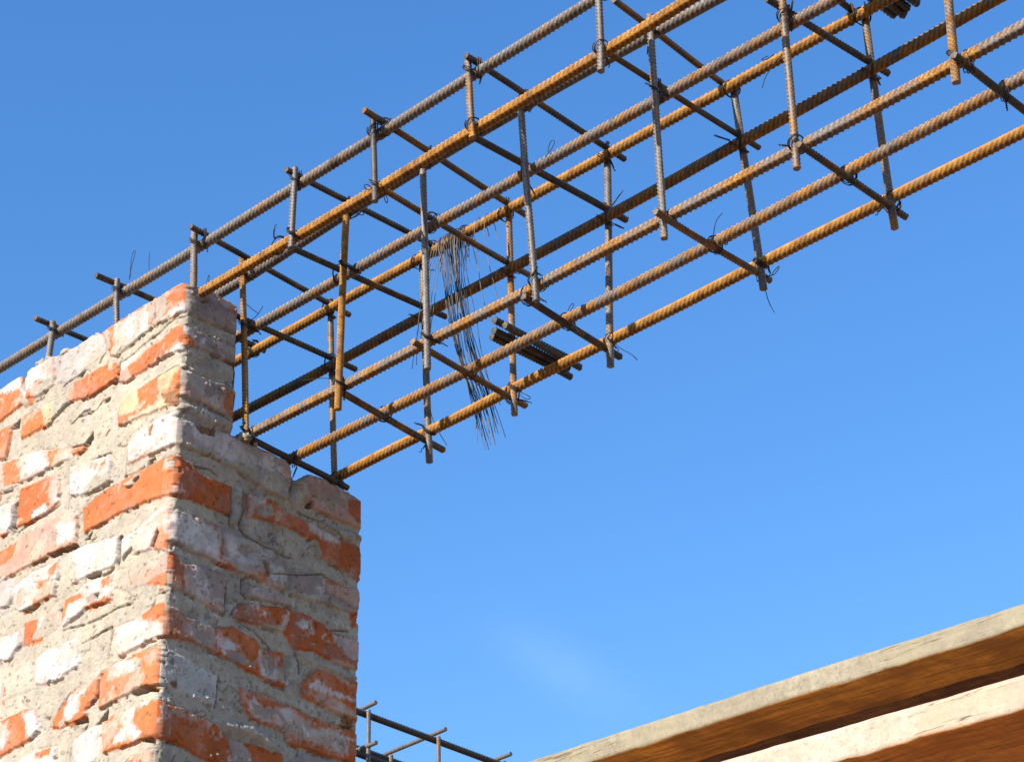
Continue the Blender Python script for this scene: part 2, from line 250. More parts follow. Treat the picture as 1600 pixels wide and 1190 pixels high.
R P 272,-890 368,-878 461,-907 383,-914 292,-910
R O 329,-881 374,-876 376,-906 343,-903
R W 385,-834 444,-835 462,-862 440,-886 387,-882
R N 359,-837 385,-839 387,-872 368,-889
R BG 467,-827 611,-806 745,-791 751,-876 724,-896 621,-897 475,-918
R P 611,-811 745,-791 748,-872 627,-873
R O 611,-811 673,-804 660,-828 619,-831
R Q 724,-891 754,-858 753,-923 732,-933
R K 393,-869 524,-830 604,-797 639,-807 659,-806
R BS 0,-931 63,-946 160,-928 221,-940 222,-1062 151,-1059 88,-1041 9,-1041
R Q 0,-931 37,-929 67,-966 60,-995 70,-1023 9,-1039
R Q 156,-1047 176,-1029 190,-1046 175,-1056
R M 233,-930 286,-923 282,-956 303,-982 273,-1018 243,-1049 228,-1002
R K 221,-940 222,-1004 219,-1063
R K 280,-925 283,-967 303,-982
R BS 287,-936 383,-922 462,-923 483,-954 398,-966 302,-979
R M -31,-1059 89,-1055 194,-1062 251,-1070 203,-1106 93,-1111 12,-1076 -29,-1090
R BQ 258,-1025 303,-997 463,-959 570,-954 658,-978 761,-975 753,-1079 668,-1081 587,-1068 502,-1087 455,-1051 314,-1060 250,-1059
R W 297,-991 335,-983 356,-1025 336,-1005 311,-1015
R W 360,-1004 387,-1004 375,-1023 359,-1021
R W 445,-990 467,-973 469,-1009 454,-1037 442,-1029
R W 502,-1001 524,-986 567,-969 568,-996 532,-1013 512,-1017
R W 652,-988 758,-976 753,-1044 708,-1047 680,-1023 656,-1014
R W 592,-1002 618,-999 606,-1019
R BG 612,-824 753,-796 752,-883 689,-871 620,-860
R P 619,-824 749,-800 737,-866 627,-852
R K 651,-972 726,-953
R M 474,-909 620,-866 724,-904 726,-953 596,-957 490,-954
R BQ -23,-1095 93,-1109 198,-1116 252,-1088 341,-1099 371,-1126 458,-1109 466,-1228 399,-1222 222,-1199 87,-1191 -13,-1210
R P 65,-1136 93,-1116 97,-1167 68,-1176
R W 92,-1132 117,-1107 166,-1110 189,-1150 186,-1196 142,-1196 96,-1173
R T 101,-1137 118,-1114 162,-1120 181,-1155 177,-1189 141,-1186 104,-1167
R W 194,-1146 230,-1139 281,-1144 313,-1155 282,-1160 222,-1199
R T 227,-1177 294,-1166 346,-1192 247,-1207
R W 355,-1134 372,-1131 373,-1186 411,-1200 419,-1140 434,-1137 433,-1208 405,-1216 357,-1209
R T 372,-1142 417,-1143 409,-1197 378,-1184
R M 314,-1065 441,-1029 470,-1090 509,-1098 538,-1159 535,-1228 477,-1246 461,-1114 368,-1122 341,-1099
R K 314,-1070 379,-1097 406,-1115
R K 509,-1093 527,-1125 525,-1157
R BQ 530,-1188 596,-1119 751,-1115 755,-1243 701,-1245 535,-1234
R W 559,-1184 591,-1164 672,-1177 739,-1178 672,-1198 566,-1200
R P 541,-1216 672,-1198 741,-1231 674,-1240
R N 701,-1245 755,-1243 728,-1269 702,-1269
R D 695,-1276 748,-1253 742,-1276 702,-1287
R M+ 509,-1093 648,-1087 750,-1093 744,-1117 656,-1117 603,-1117 536,-1111
R BL -18,-1229 91,-1240 164,-1258 216,-1258 211,-1361 159,-1358 99,-1354 -7,-1354
R N 41,-1331 67,-1324 63,-1350 45,-1345
R K 213,-1261 211,-1315 208,-1362
R ML 220,-1269 263,-1264 315,-1294 319,-1370 234,-1389 185,-1388 214,-1355
R BQ 288,-1269 433,-1269 517,-1275 629,-1282 759,-1279 759,-1384 666,-1391 548,-1396 497,-1403 476,-1365 344,-1362 311,-1336
R P 288,-1269 433,-1269 479,-1282 352,-1283 321,-1303 317,-1335
R W 320,-1303 352,-1287 385,-1314 479,-1281 535,-1302 556,-1343 521,-1355 462,-1341 417,-1333 406,-1355 356,-1356 326,-1337
R T 335,-1305 379,-1317 441,-1304 468,-1326 519,-1327 543,-1337 495,-1352 430,-1322 399,-1350 349,-1342
R W 418,-1341 453,-1338 490,-1366 491,-1389 477,-1375 444,-1354
R W 655,-1319 689,-1303 727,-1325 719,-1366 685,-1374 658,-1352
R T 667,-1324 690,-1312 714,-1331 708,-1360 688,-1366 669,-1344
R W 546,-1332 656,-1311 750,-1308 644,-1328 547,-1360
R M 529,-1241 701,-1248 695,-1276 629,-1279 517,-1275 503,-1259
R BQ -16,-1393 25,-1391 91,-1401 145,-1410 223,-1412 274,-1443 360,-1434 467,-1434 477,-1507 184,-1537 105,-1520 -6,-1515
R T 253,-1444 323,-1444 365,-1517 285,-1514
R M+ 201,-1399 344,-1370 407,-1385 460,-1426 423,-1444 359,-1424 274,-1435 223,-1412
R K 503,-1398 536,-1405 524,-1428
R BS 487,-1454 549,-1406 746,-1398 755,-1489 490,-1523
R BS 12,-1590 128,-1587 235,-1592 235,-1674 20,-1692
'''
GROUND_Z = -3.6

# ------------------------------------------------------------------ helpers
def link(o, parent=None):
    COL.objects.link(o)
    if parent is not None:
        o.parent = parent
    return o

def tag(o, label=None, cat=None, group=None, kind=None):
    for k, v in (('label', label), ('category', cat), ('group', group), ('kind', kind)):
        if v:
            o[k] = v
    return o

def empty(name, loc=(0, 0, 0)):
    o = bpy.data.objects.new(name, None)
    o.location = loc
    o.empty_display_size = 0.05
    return link(o)

def mesh_np(name, verts, quads, mat, parent=None, smooth=True, attrs=None, origin=None):
    verts = np.asarray(verts, np.float32)
    if origin is not None:
        verts = verts - np.asarray(origin, np.float32)
    quads = np.asarray(quads, np.int32)
    me = bpy.data.meshes.new(name)
    me.vertices.add(len(verts)); me.vertices.foreach_set('co', verts.ravel())
    me.loops.add(quads.size); me.loops.foreach_set('vertex_index', quads.ravel())
    me.polygons.add(len(quads))
    k = quads.shape[1]
    me.polygons.foreach_set('loop_start', np.arange(0, quads.size, k, dtype=np.int32))
    me.polygons.foreach_set('use_smooth', np.full(len(quads), smooth))
    for n, (typ, data) in (attrs or {}).items():
        at = me.attributes.new(n, typ, 'POINT')
        at.data.foreach_set('color' if typ == 'FLOAT_COLOR' else 'value', np.asarray(data, np.float32).ravel())
    me.update(calc_edges=True)
    me.validate()
    if mat:
        me.materials.append(mat)
    o = bpy.data.objects.new(name, me)
    if origin is not None:
        o.location = origin
    return link(o, parent)

def hash2(ix, iy, seed):
    h = (ix.astype(np.int64) * 374761393 + iy.astype(np.int64) * 668265263 + seed * 144665) & 0x7fffffff
    h = ((h ^ (h >> 13)) * 1274126177) & 0x7fffffff
    h = (h ^ (h >> 16)) & 0xffff
    return h / 65535.0

def vnoise(x, y, seed):
    ix = np.floor(x); iy = np.floor(y); fx = x - ix; fy = y - iy
    fx = fx * fx * (3 - 2 * fx); fy = fy * fy * (3 - 2 * fy)
    a = hash2(ix, iy, seed); b = hash2(ix + 1, iy, seed); c = hash2(ix, iy + 1, seed); d = hash2(ix + 1, iy + 1, seed)
    return (a * (1 - fx) + b * fx) * (1 - fy) + (c * (1 - fx) + d * fx) * fy

def fbm(x, y, freq, octs, seed, gain=0.5):
    s = np.zeros_like(x); amp = 1.0; tot = 0.0
    for o in range(octs):
        s += amp * (vnoise(x * freq + 17.3 * o, y * freq - 9.1 * o, seed + o) * 2 - 1)
        tot += amp; amp *= gain; freq *= 2.03
    return s / tot * 1.6

def smooth(a, b, x):          # also falls from 1 to 0 when a > b
    t = np.clip((x - a) / (b - a), 0, 1)
    return t * t * (3 - 2 * t)

def poly_sd(px, py, P):
    """signed distance to a polygon, negative inside"""
    d = np.full(px.shape, 1e9); ins = np.zeros(px.shape, bool)
    n = len(P)
    for i in range(n):
        ax, ay = P[i]; bx, by = P[(i + 1) % n]
        ex, ey = bx - ax, by - ay
        L = ex * ex + ey * ey + 1e-12
        t = np.clip(((px - ax) * ex + (py - ay) * ey) / L, 0, 1)
        d = np.minimum(d, (px - ax - t * ex) ** 2 + (py - ay - t * ey) ** 2)
        cond = (ay > py) != (by > py)
        xi = ax + (py - ay) * ex / (ey if abs(ey) > 1e-12 else 1e-12)
        ins ^= cond & (px < xi)
    d = np.sqrt(d)
    return np.where(ins, -d, d)

def line_d(px, py, P):
    d = np.full(px.shape, 1e9)
    for i in range(len(P) - 1):
        ax, ay = P[i]; bx, by = P[i + 1]
        ex, ey = bx - ax, by - ay
        L = ex * ex + ey * ey + 1e-12
        t = np.clip(((px - ax) * ex + (py - ay) * ey) / L, 0, 1)
        d = np.minimum(d, (px - ax - t * ex) ** 2 + (py - ay - t * ey) ** 2)
    return np.sqrt(d)

# ------------------------------------------------------------------ materials
class NT:
    def __init__(self, name):
        self.m = bpy.data.materials.new(name); self.m.use_nodes = True
        self.t = self.m.node_tree; self.b = self.t.nodes['Principled BSDF']
    def n(self, typ, **kw):
        nd = self.t.nodes.new(typ)
        for k, v in kw.items():
            if k in nd.inputs.keys() if isinstance(k, str) else False:
                nd.inputs[k].default_value = v
            else:
                setattr(nd, k, v)
        return nd
    def l(self, a, b):
        self.t.links.new(a, b)
    def noise(self, scale, detail=4, rough=0.6, vec=None, dist=0.0):
        nd = self.t.nodes.new('ShaderNodeTexNoise')
        nd.inputs['Scale'].default_value = scale; nd.inputs['Detail'].default_value = detail
        nd.inputs['Roughness'].default_value = rough; nd.inputs['Distortion'].default_value = dist
        if vec is not None: self.l(vec, nd.inputs['Vector'])
        return nd.outputs['Fac']
    def ramp(self, fac, stops):
        nd = self.t.nodes.new('ShaderNodeValToRGB'); cr = nd.color_ramp
        while len(cr.elements) < len(stops): cr.elements.new(0.5)
        for e, (p, c) in zip(cr.elements, stops):
            e.position = p; e.color = (c, c, c, 1) if isinstance(c, (int, float)) else (*c, 1)
        self.l(fac, nd.inputs[0]); return nd.outputs[0]
    def mix(self, fac, a, b, mode='MIX'):
        nd = self.t.nodes.new('ShaderNodeMix'); nd.data_type = 'RGBA'; nd.blend_type = mode
        for s, v in ((0, fac), (6, a), (7, b)):
            if isinstance(v, (int, float)): nd.inputs[s].default_value = v
            elif isinstance(v, tuple): nd.inputs[s].default_value = (*v, 1)
            else: self.l(v, nd.inputs[s])
        return nd.outputs[2]
    def math(self, op, a, b=0.0):
        nd = self.t.nodes.new('ShaderNodeMath'); nd.operation = op
        for s, v in ((0, a), (1, b)):
            if isinstance(v, (int, float)): nd.inputs[s].default_value = v
            else: self.l(v, nd.inputs[s])
        return nd.outputs[0]
    def attr(self, name, out='Fac'):
        nd = self.t.nodes.new('ShaderNodeAttribute'); nd.attribute_name = name
        return nd.outputs[out]
    def geo(self):
        return self.t.nodes.new('ShaderNodeNewGeometry').outputs['Position']
    def objco(self):
        return self.t.nodes.new('ShaderNodeTexCoord').outputs['Object']
    def bump(self, h, strength, dist):
        nd = self.t.nodes.new('ShaderNodeBump'); nd.inputs['Strength'].default_value = strength
        nd.inputs['Distance'].default_value = dist
        self.l(h, nd.inputs['Height']); self.l(nd.outputs[0], self.b.inputs['Normal'])
    def color(self, c):
        if isinstance(c, tuple): self.b.inputs['Base Color'].default_value = (*c, 1)
        else: self.l(c, self.b.inputs['Base Color'])
    def rough(self, r):
        if isinstance(r, (int, float)): self.b.inputs['Roughness'].default_value = r
        else: self.l(r, self.b.inputs['Roughness'])

def masonry_material():
    k = NT('weathered_masonry'); p = k.geo()
    col = k.attr('albedo', 'Color')
    g = k.noise(420, 5, 0.7, p)
    c = k.mix(1.0, col, k.ramp(g, [(0.25, 0.88), (0.5, 1.0), (0.75, 1.08)]), 'MULTIPLY')
    g2 = k.noise(60, 5, 0.65, p)
    c = k.mix(1.0, c, k.ramp(g2, [(0.3, 0.88), (0.7, 1.1)]), 'MULTIPLY')
    k.color(c); k.rough(0.93)
    k.b.inputs['Specular IOR Level'].default_value = 0.25
    h = k.math('ADD', k.math('MULTIPLY', k.noise(900, 4, 0.7, p), 0.5), k.noise(260, 4, 0.6, p))
    grit = k.attr('grit')
    k.bump(k.math('MULTIPLY', h, grit), 0.75, 0.0019)
    return k.m

def steel_material(name, rust, dark=1.0):
    """ribbed reinforcing steel: grey mill scale under a patchy coat of orange rust"""
    k = NT(name); p = k.geo()
    n1 = k.noise(26, 5, 0.62, p, 0.4)
    n2 = k.noise(170, 4, 0.65, p)
    f = k.math('ADD', k.math('MULTIPLY', n1, 0.75), k.math('MULTIPLY', n2, 0.35))
    rib = k.attr('rib')
    f = k.math('SUBTRACT', f, k.math('MULTIPLY', rib, 0.07))       # crests are rubbed bare first
    c0 = 0.74 - 0.38 * rust
    m = k.ramp(f, [(max(0.0, c0 - 0.09), 0.0), (min(1.0, c0 + 0.09), 1.0)])
    grey = k.ramp(n2, [(0.25, (0.085 * dark, 0.070 * dark, 0.062 * dark)), (0.5, (0.17 * dark, 0.142 * dark, 0.122 * dark)), (0.8, (0.27 * dark, 0.235 * dark, 0.205 * dark))])
    n3 = k.noise(70, 5, 0.6, p)
    rst = k.ramp(n3, [(0.25, (0.165, 0.060, 0.009)), (0.5, (0.34, 0.148, 0.021)), (0.75, (0.47, 0.238, 0.048))])
    cc = k.mix(m, grey, rst)
    scale = k.noise(11, 6, 0.7, p, 1.0)                              # dark mill scale and cement splashes
    cc = k.mix(k.ramp(scale, [(0.56 + 0.02 * rust, 0.0), (0.66 + 0.02 * rust, 0.8)]), cc, (0.062 * dark, 0.038 * dark, 0.024 * dark))
    cc = k.mix(k.ramp(k.noise(33, 5, 0.65, p), [(0.66, 0.0), (0.74, 0.55)]), cc, (0.30 * dark, 0.28 * dark, 0.25 * dark))
    if dark < 1:
        cc = k.mix(1.0, cc, (0.45 + 0.55 * dark,) * 3, 'MULTIPLY')
    k.color(k.mix(1.0, cc, k.ramp(rib, [(0.0, 0.36), (0.55, 1.0)]), 'MULTIPLY'))    # colour is darker between the ribs
    k.rough(k.math('ADD', k.math('MULTIPLY', m, 0.32), 0.5))
    k.b.inputs['Specular IOR Level'].default_value = 0.35
    k.bump(k.math('ADD', n2, k.noise(600, 3, 0.6, p)), 0.5, 0.0006)
    return k.m

def wire_material(name, c):
    k = NT(name); k.color(k.ramp(k.noise(120, 3, 0.5, k.geo()), [(0.3, tuple(x * 0.6 for x in c)), (0.7, tuple(min(1, x * 1.4) for x in c))]))
    k.rough(0.6); k.b.inputs['Specular IOR Level'].default_value = 0.2
    return k.m

def plank_material(name, face, under, stain, warm):
    """sawn timber: grain along X; the sawn edge (facing -Y) is coated with dried cement, the broad face bare brown wood"""
    k = NT(name); p = k.objco()
    mp = k.t.nodes.new('ShaderNodeMapping'); mp.inputs['Scale'].default_value = (1.6, 26, 26); k.l(p, mp.inputs[0])
    grain = k.noise(2.2, 6, 0.62, mp.outputs[0], 0.6)
    blot = k.noise(9, 5, 0.6, p)
    fine = k.noise(160, 5, 0.7, p)
    mp2 = k.t.nodes.new('ShaderNodeMapping'); mp2.inputs['Scale'].default_value = (5, 120, 120); k.l(p, mp2.inputs[0])
    streak = k.noise(2.0, 5, 0.7, mp2.outputs[0], 0.3)
    mp3 = k.t.nodes.new('ShaderNodeMapping'); mp3.inputs['Scale'].default_value = (90, 5, 5); k.l(p, mp3.inputs[0])
    saw = k.noise(2.0, 3, 0.6, mp3.outputs[0])
    und = k.ramp(grain, [(0.32, tuple(x * 0.5 for x in under)), (0.48, under), (0.66, tuple(min(1, x * 1.3) for x in under))])
    und = k.mix(1.0, und, k.ramp(streak, [(0.32, 0.30), (0.47, 0.95), (0.7, 1.2)]), 'MULTIPLY')
    und = k.mix(1.0, und, k.ramp(saw, [(0.3, 0.86), (0.6, 1.05)]), 'MULTIPLY')
    und = k.mix(k.ramp(blot, [(0.46, 0.0), (0.62, 0.8)]), und, stain)
    und = k.mix(k.ramp(k.noise(17, 6, 0.7, p), [(0.64, 0.0), (0.74, 0.35)]), und, tuple(x * 1.2 for x in face))      # dried cement smears
    fc = k.ramp(fine, [(0.28, tuple(x * 0.58 for x in face)), (0.46, face), (0.72, tuple(min(1, x * 1.18) for x in face))])
    fc = k.mix(1.0, fc, k.ramp(k.noise(48, 5, 0.7, p), [(0.3, 0.74), (0.6, 1.06)]), 'MULTIPLY')
    fc = k.mix(k.ramp(blot, [(0.40, 0.0), (0.62, 0.55)]), fc, tuple(x * y for x, y in zip(face, (0.74, 0.71, 0.68))))
    fc = k.mix(k.ramp(k.noise(6, 4, 0.6, p), [(0.52, 0.0), (0.66, 0.5)]), fc, warm)
    crack = k.ramp(k.math('ABSOLUTE', k.math('SUBTRACT', k.noise(1.5, 4, 0.55, mp.outputs[0], 0.8), 0.5)), [(0.0, 1.0), (0.012, 0.0)])
    crack = k.math('MULTIPLY', crack, k.ramp(k.noise(4.5, 3, 0.5, p), [(0.52, 0.0), (0.60, 0.85)]))
    f2 = k.mix(crack, fc, (0.055, 0.032, 0.014))
    k.color(k.mix(k.attr('edge'), und, f2)); k.rough(0.85)
    k.b.inputs['Specular IOR Level'].default_value = 0.3
    k.bump(k.math('ADD', k.math('MULTIPLY', grain, 0.7), fine), 0.55, 0.0016)
    return k.m

MASON = masonry_material()
STEEL = {r: steel_material('rusting_rebar_steel_%02d' % int(r * 100), r) for r in (0.1, 0.3, 0.45, 0.6, 0.75, 0.95)}
STEEL_DARK = steel_material('shade_dark_rebar_steel', 0.25, 0.45)  # cut rods: the shade on their undersides is put into this colour
STEEL_BROWN = steel_material('shade_brown_rebar_steel', 0.40, 0.5)  # cross bars: colour darkened for their shaded undersides
STEEL_RUSTDARK = steel_material('shade_rusted_rebar_steel', 0.60, 0.75)  # rustier cross bars, with the same underside shade in the colour
STEEL_E = steel_material('shadowed_rebar_steel', 0.6, 0.72)  # bar E: colour darkened for the shadow bar b casts on it
STEEL_DULL = steel_material('shade_dull_rebar_steel', 0.2, 0.6)  # far cage bars: the dimness of grazing light painted into the colour
def steel(r):
    return STEEL[min(STEEL, key=lambda q: abs(q - r))]
WIRE = wire_material('black_annealed_wire', (0.022, 0.020, 0.020))
WIRE2 = wire_material('grey_annealed_wire', (0.13, 0.115, 0.10))
WIRE3 = wire_material('rusty_annealed_wire', (0.075, 0.038, 0.018))

# ------------------------------------------------------------------ brick wall
PAL = dict(O=(0.385, 0.118, 0.040), N=(0.23, 0.100, 0.035), Q=(0.365, 0.088, 0.020), W=(0.46, 0.425, 0.405), P=(0.42, 0.25, 0.185),  # Q is O with the shade of the jamb put into the colour
           Y=(0.42, 0.30, 0.175), T=(0.28, 0.215, 0.175), S=(0.30, 0.257, 0.235), G=(0.245, 0.203, 0.18), M=(0.338, 0.291, 0.228), L=(0.385, 0.35, 0.318), D=(0.12, 0.10, 0.075))
patches = []
for ln in PATCHES.strip().splitlines():
    q = ln.split()
    patches.append((q[0], q[1], [tuple(float(v) * 0.0005 for v in w.split(',')) for w in q[2:]]))

T_W, T_L = 0.385, 0.106           # wall thickness, thickness of the raised outer leaf
PITCH = 0.0772
TOP_HI = np.array(GEOM['top']); TOP_LO = np.array(GEOM['low'])

def generic_bricks(s, z, seed):
    """plain running bond for the parts of the wall the photo does not show"""
    k = np.floor((0.012 - z) / PITCH); fz = (0.012 - z) - k * PITCH
    off = (k % 2) * 0.13
    i = np.floor((s + off) / 0.26); fs = (s + off) - i * 0.26
    e = np.minimum(np.minimum(fs, 0.26 - fs), np.minimum(fz, PITCH - fz)) - 0.006
    r = hash2(i, k, seed)
    return e, r

def paint_wall(S, Z, face):
    """relief (m), colour and grit for points (S, Z) of a face: 0 outside, 1 jamb, 2 back"""
    n = len(S)
    sd_seed = 100 + face * 31
    wx = fbm(S, Z, 45, 5, sd_seed + 1, 0.62) * 0.0024; wy = fbm(S, Z, 45, 5, sd_seed + 5, 0.62) * 0.0021
    X = S + wx; Y = Z + wy
    rough = fbm(S, Z, 90, 5, sd_seed + 9, 0.6); coarse = fbm(S, Z, 22, 4, sd_seed + 15); fine = fbm(S, Z, 320, 3, sd_seed + 21)
    fleck = fbm(S * 1.0, Z * 0.6, 210, 4, sd_seed + 27, 0.65)
    blotch = fbm(S, Z, 38, 4, sd_seed + 33)
    gate = fbm(S, Z, 30, 3, sd_seed + 41)
    H = -0.0004 + 0.0011 * coarse + 0.0005 * rough + 0.0003 * fine + 0.0002 * fleck
    # trowel drag and pits in the mortar
    pits = smooth(0.62, 0.95, fbm(S, Z, 130, 3, sd_seed + 51))
    H -= (0.0012 if face == 0 else 0.0022) * pits
    base = np.array(PAL['M']); C = np.tile(base, (n, 1)) * (1 + 0.10 * coarse + 0.10 * rough)[:, None]
    C[:, 2] *= 1 - 0.06 * blotch
    grit = np.full(n, 1.0)
    def put(a, col, var=0.08, tex=None):
        t = 1 + var * (blotch if tex is None else tex)
        C[:] = C * (1 - a[:, None]) + (np.array(col) * t[:, None]) * a[:, None]
    Lface = 'L' if face == 0 else 'R'
    if face == 2:
        traced = np.zeros(n, bool)
    elif face == 0:
        traced = (S > -0.505 - 0.175 * Z - 0.02 * gate) & (Z > -0.84)
    else:
        traced = Z > -0.84
    # ---- traced part
    idx = np.nonzero(traced)[0]
    if len(idx):
        for (fc, kd, P) in patches:
            if fc != Lface: continue
            P = [((0.008 if x > -0.016 else x) if face == 0 else (-0.008 if x < 0.016 else (x + 0.02 if x > T_W - 0.016 else x)), y) for x, y in P]
            xs = [p[0] for p in P]; ys = [p[1] for p in P]
            m = 0.012
            near = idx[(S[idx] > min(xs) - m) & (S[idx] < max(xs) + m) & (Z[idx] > min(ys) - m) & (Z[idx] < max(ys) + m)]
            if not len(near): continue
            x, y = X[near], Y[near]
            if kd == 'K':
                d = line_d(S[near] + wx[near] * 0.7, Z[near] + wy[near] * 0.7, P)
                w = 0.0005 + 0.0009 * np.clip(gate[near] + 0.3 * rough[near] + 0.35, 0, 1)
                a = 1 - smooth(w * 0.5, w * 1.35 + 0.0007, d)
                H[near] -= 0.0065 * a
                full = np.zeros(n); full[near] = a * 0.7; put(full, PAL['D'])
                continue
            d = poly_sd(x, y, P)
            full = np.zeros(n)
            hv = hash2(np.array([abs(P[0][0]) * 9000]), np.array([abs(P[0][1]) * 7000]), 17)[0] - 0.5
            if kd == 'D':
                a = 1 - smooth(-0.0012, 0.0012, d)
                H[near] -= 0.016 * a * (0.75 + 0.4 * np.clip(rough[near], -1, 1))
                full[near] = a * 0.8; put(full, PAL['D'])
            elif kd[0] == 'B' and len(kd) == 2:
                c = kd[1]
                d = d + 0.0009 * fleck[near] + 0.0035 * smooth(0.45, 0.9, rough[near] + 0.4 * gate[near])      # chipped arrises
                a = 1 - smooth(-0.0010, 0.0008, d)
                soft = 1 - smooth(-0.0038, 0.0006, d)
                if c in 'ML':
                    H[near] = H[near] * (1 - 0.3 * a) + 0.0014 * soft
                else:
                    tilt = (hash2(np.array([len(P)]), np.array([int(P[0][0] * 4000)]), 3)[0] - 0.5) * 0.04
                    flat = 0.0048 + 0.0008 * coarse[near] + 0.0003 * rough[near] + tilt * (y - np.mean(ys))
                    H[near] = H[near] * (1 - a) + (flat * soft + H[near] * 0.25) * a
                    grit[near] = grit[near] * (1 - a) + 0.42 * a
                    # open bed joints: a ragged gap below and beside some bricks
                    band = (1 - smooth(0.0004, 0.0020, np.abs(d - 0.0008))) * smooth(-0.02, 0.34, gate[near] + 0.25 * rough[near])
                    below = np.where(y < np.mean(ys), 1.0, 0.45)
                    H[near] -= 0.0062 * band * below
                full[near] = a; put(full, np.array(PAL[c]) * (1 + np.array([0.16, 0.26, 0.26]) * hv), 0.11)
                if c in 'WS':       # the fired clay shows through the lime, thinly in places
                    thin = np.zeros(n); thin[near] = a * 0.62 * smooth(-0.15, 0.75, fbm(S[near], Z[near], 30, 5, sd_seed + 111, 0.6))
                    put(thin, np.array(PAL['P']) * (1 if c == 'W' else 0.8), 0.14)
            elif kd == 'M+':
                soft = 1 - smooth(-0.012, 0.002, d)
                H[near] += 0.0075 * soft + 0.001 * rough[near] * soft
                a = 1 - smooth(-0.002, 0.002, d); full[near] = a
                put(full, PAL['M'], 0.14, rough); grit[near] = grit[near] * (1 - a) + a
            else:
                c = kd[0]
                if c == 'M':
                    a = 1 - smooth(-0.0030, 0.0026, d + 0.0022 * fleck[near])
                    H[near] += 0.0013 * a * (0.8 + 0.5 * np.clip(rough[near], -1, 1))
                    full[near] = a; put(full, PAL['M'], 0.12, rough); grit[near] = grit[near] * (1 - a) + a
                elif c in 'WPY':
                    a = 1 - smooth(-0.0045, 0.0032, d + 0.0045 * fleck[near] + 0.002 * rough[near])
                    a = a * (1 - 0.6 * smooth(0.45, 0.85, fleck[near] + 0.25 * blotch[near]))
                    a = a * (0.58 + 0.42 * smooth(-0.5, 0.35, fbm(S[near], Z[near] * 0.55, 75, 4, sd_seed + 121)))
                    full[near] = a; put(full, PAL[c], 0.10)
                    H[near] += 0.0003 * a * (1 + fleck[near])
                else:
                    if c in 'OQ':       # a thin pinkish lime haze where the clean face fades into the whitewash
                        hz = (1 - smooth(-0.001, 0.011, d + 0.004 * fleck[near])) * 0.55 * smooth(1.0, 0.6, grit[near])
                        full[near] = hz; put(full, PAL['P'], 0.10); full[:] = 0
                    a = 1 - smooth(-0.0022, 0.0020, d + 0.0026 * fleck[near])
                    full[near] = a; put(full, np.array(PAL[c]) * (1 + np.array([0.14, 0.24, 0.24]) * hv), 0.10)
                    if c == 'N':
                        H[near] += a * (0.0022 * rough[near] - 0.002); grit[near] = grit[near] * (1 - a) + 1.6 * a
                    if c == 'T':
                        H[near] -= 0.0004 * a
        # thin lime bloom, grime and pinholes over everything traced
        bl = np.zeros(n); bl[idx] = (0.20 * smooth(0.30, 1.0, 0.35 * fleck + 0.8 * blotch))[idx]
        bl2 = np.zeros(n); bl2[idx] = ((0.38 if face == 0 else 0.22) * smooth(0.15, 0.95, fbm(S, Z * 0.8, 13, 4, sd_seed + 65) + 0.35 * fleck))[idx]
        put(bl2 * smooth(1.0, 0.55, grit), PAL['P']); put(bl2 * 0.55 * smooth(0.5, 0.9, grit), PAL['L'])
        put(bl, PAL['W'])
        gr = np.zeros(n); gr[idx] = (0.30 * smooth(0.35, 0.9, fbm(S, Z, 70, 4, sd_seed + 61) - 0.2 * blotch))[idx]
        put(gr, PAL['G'])
        # mortar wiped thinly over the faces of the bricks when the joints were struck
        sm = np.zeros(n); sm[idx] = (0.66 * smooth(0.36, 0.70, fbm(S - 0.6 * Z, Z * 1.5, 17, 4, sd_seed + 181) + 0.30 * fleck))[idx]
        sm *= 1 - 0.9 * smooth(0.26, 0.20, np.abs(S)) * smooth(0.050, 0.040, np.abs(Z + 0.335 + 0.02 * (S < 0)))      # the corner brick was left clean
        put(sm * smooth(0.95, 0.5, grit), np.array(PAL['M']) * 1.08, 0.10); H += 0.0006 * sm
        # damp dirt, with tide lines of lime at its rim, on the rain-washed reveal
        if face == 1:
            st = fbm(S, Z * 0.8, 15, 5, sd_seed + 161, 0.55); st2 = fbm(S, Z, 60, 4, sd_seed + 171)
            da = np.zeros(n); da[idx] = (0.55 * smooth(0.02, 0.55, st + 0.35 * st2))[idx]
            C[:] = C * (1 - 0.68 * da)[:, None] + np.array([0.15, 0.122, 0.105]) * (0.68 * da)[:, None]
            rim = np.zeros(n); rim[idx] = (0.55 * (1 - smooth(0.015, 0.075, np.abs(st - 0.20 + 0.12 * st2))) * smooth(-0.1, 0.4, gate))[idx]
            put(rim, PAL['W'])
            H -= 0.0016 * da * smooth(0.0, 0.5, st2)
        hol = smooth(0.86, 0.94, fbm(S, Z, 170, 2, sd_seed + 71)) * (traced)
        H -= 0.003 * hol
    # ---- everything else: running bond
    oth = np.nonzero(~traced)[0]
    if len(oth):
        e, r = generic_bricks(X[oth], Y[oth], 5 + face)
        a = smooth(-0.002, 0.002, e - 0.006 * np.clip(gate[oth] + 0.3 * rough[oth], -0.4, 1))
        a = a * (1 - smooth(0.25, 0.6, fbm(S[oth], Z[oth], 9, 4, sd_seed + 151)))
        H[oth] = H[oth] * (1 - a) + (0.004 + 0.0006 * coarse[oth]) * a
        cols = np.array([PAL['O'], PAL['W'], PAL['P'], PAL['O'], PAL['G'], PAL['Q']])[np.minimum((r * 6).astype(int), 5)]
        wb = smooth(-0.1, 0.5, blotch[oth] + fleck[oth] * 0.5)[:, None] * 0.7
        cols = cols * (1 - wb) + np.array(PAL['P']) * wb
        C[oth] = C[oth] * (1 - a[:, None]) + cols * a[:, None]
        grit[oth] = 1 - 0.5 * a
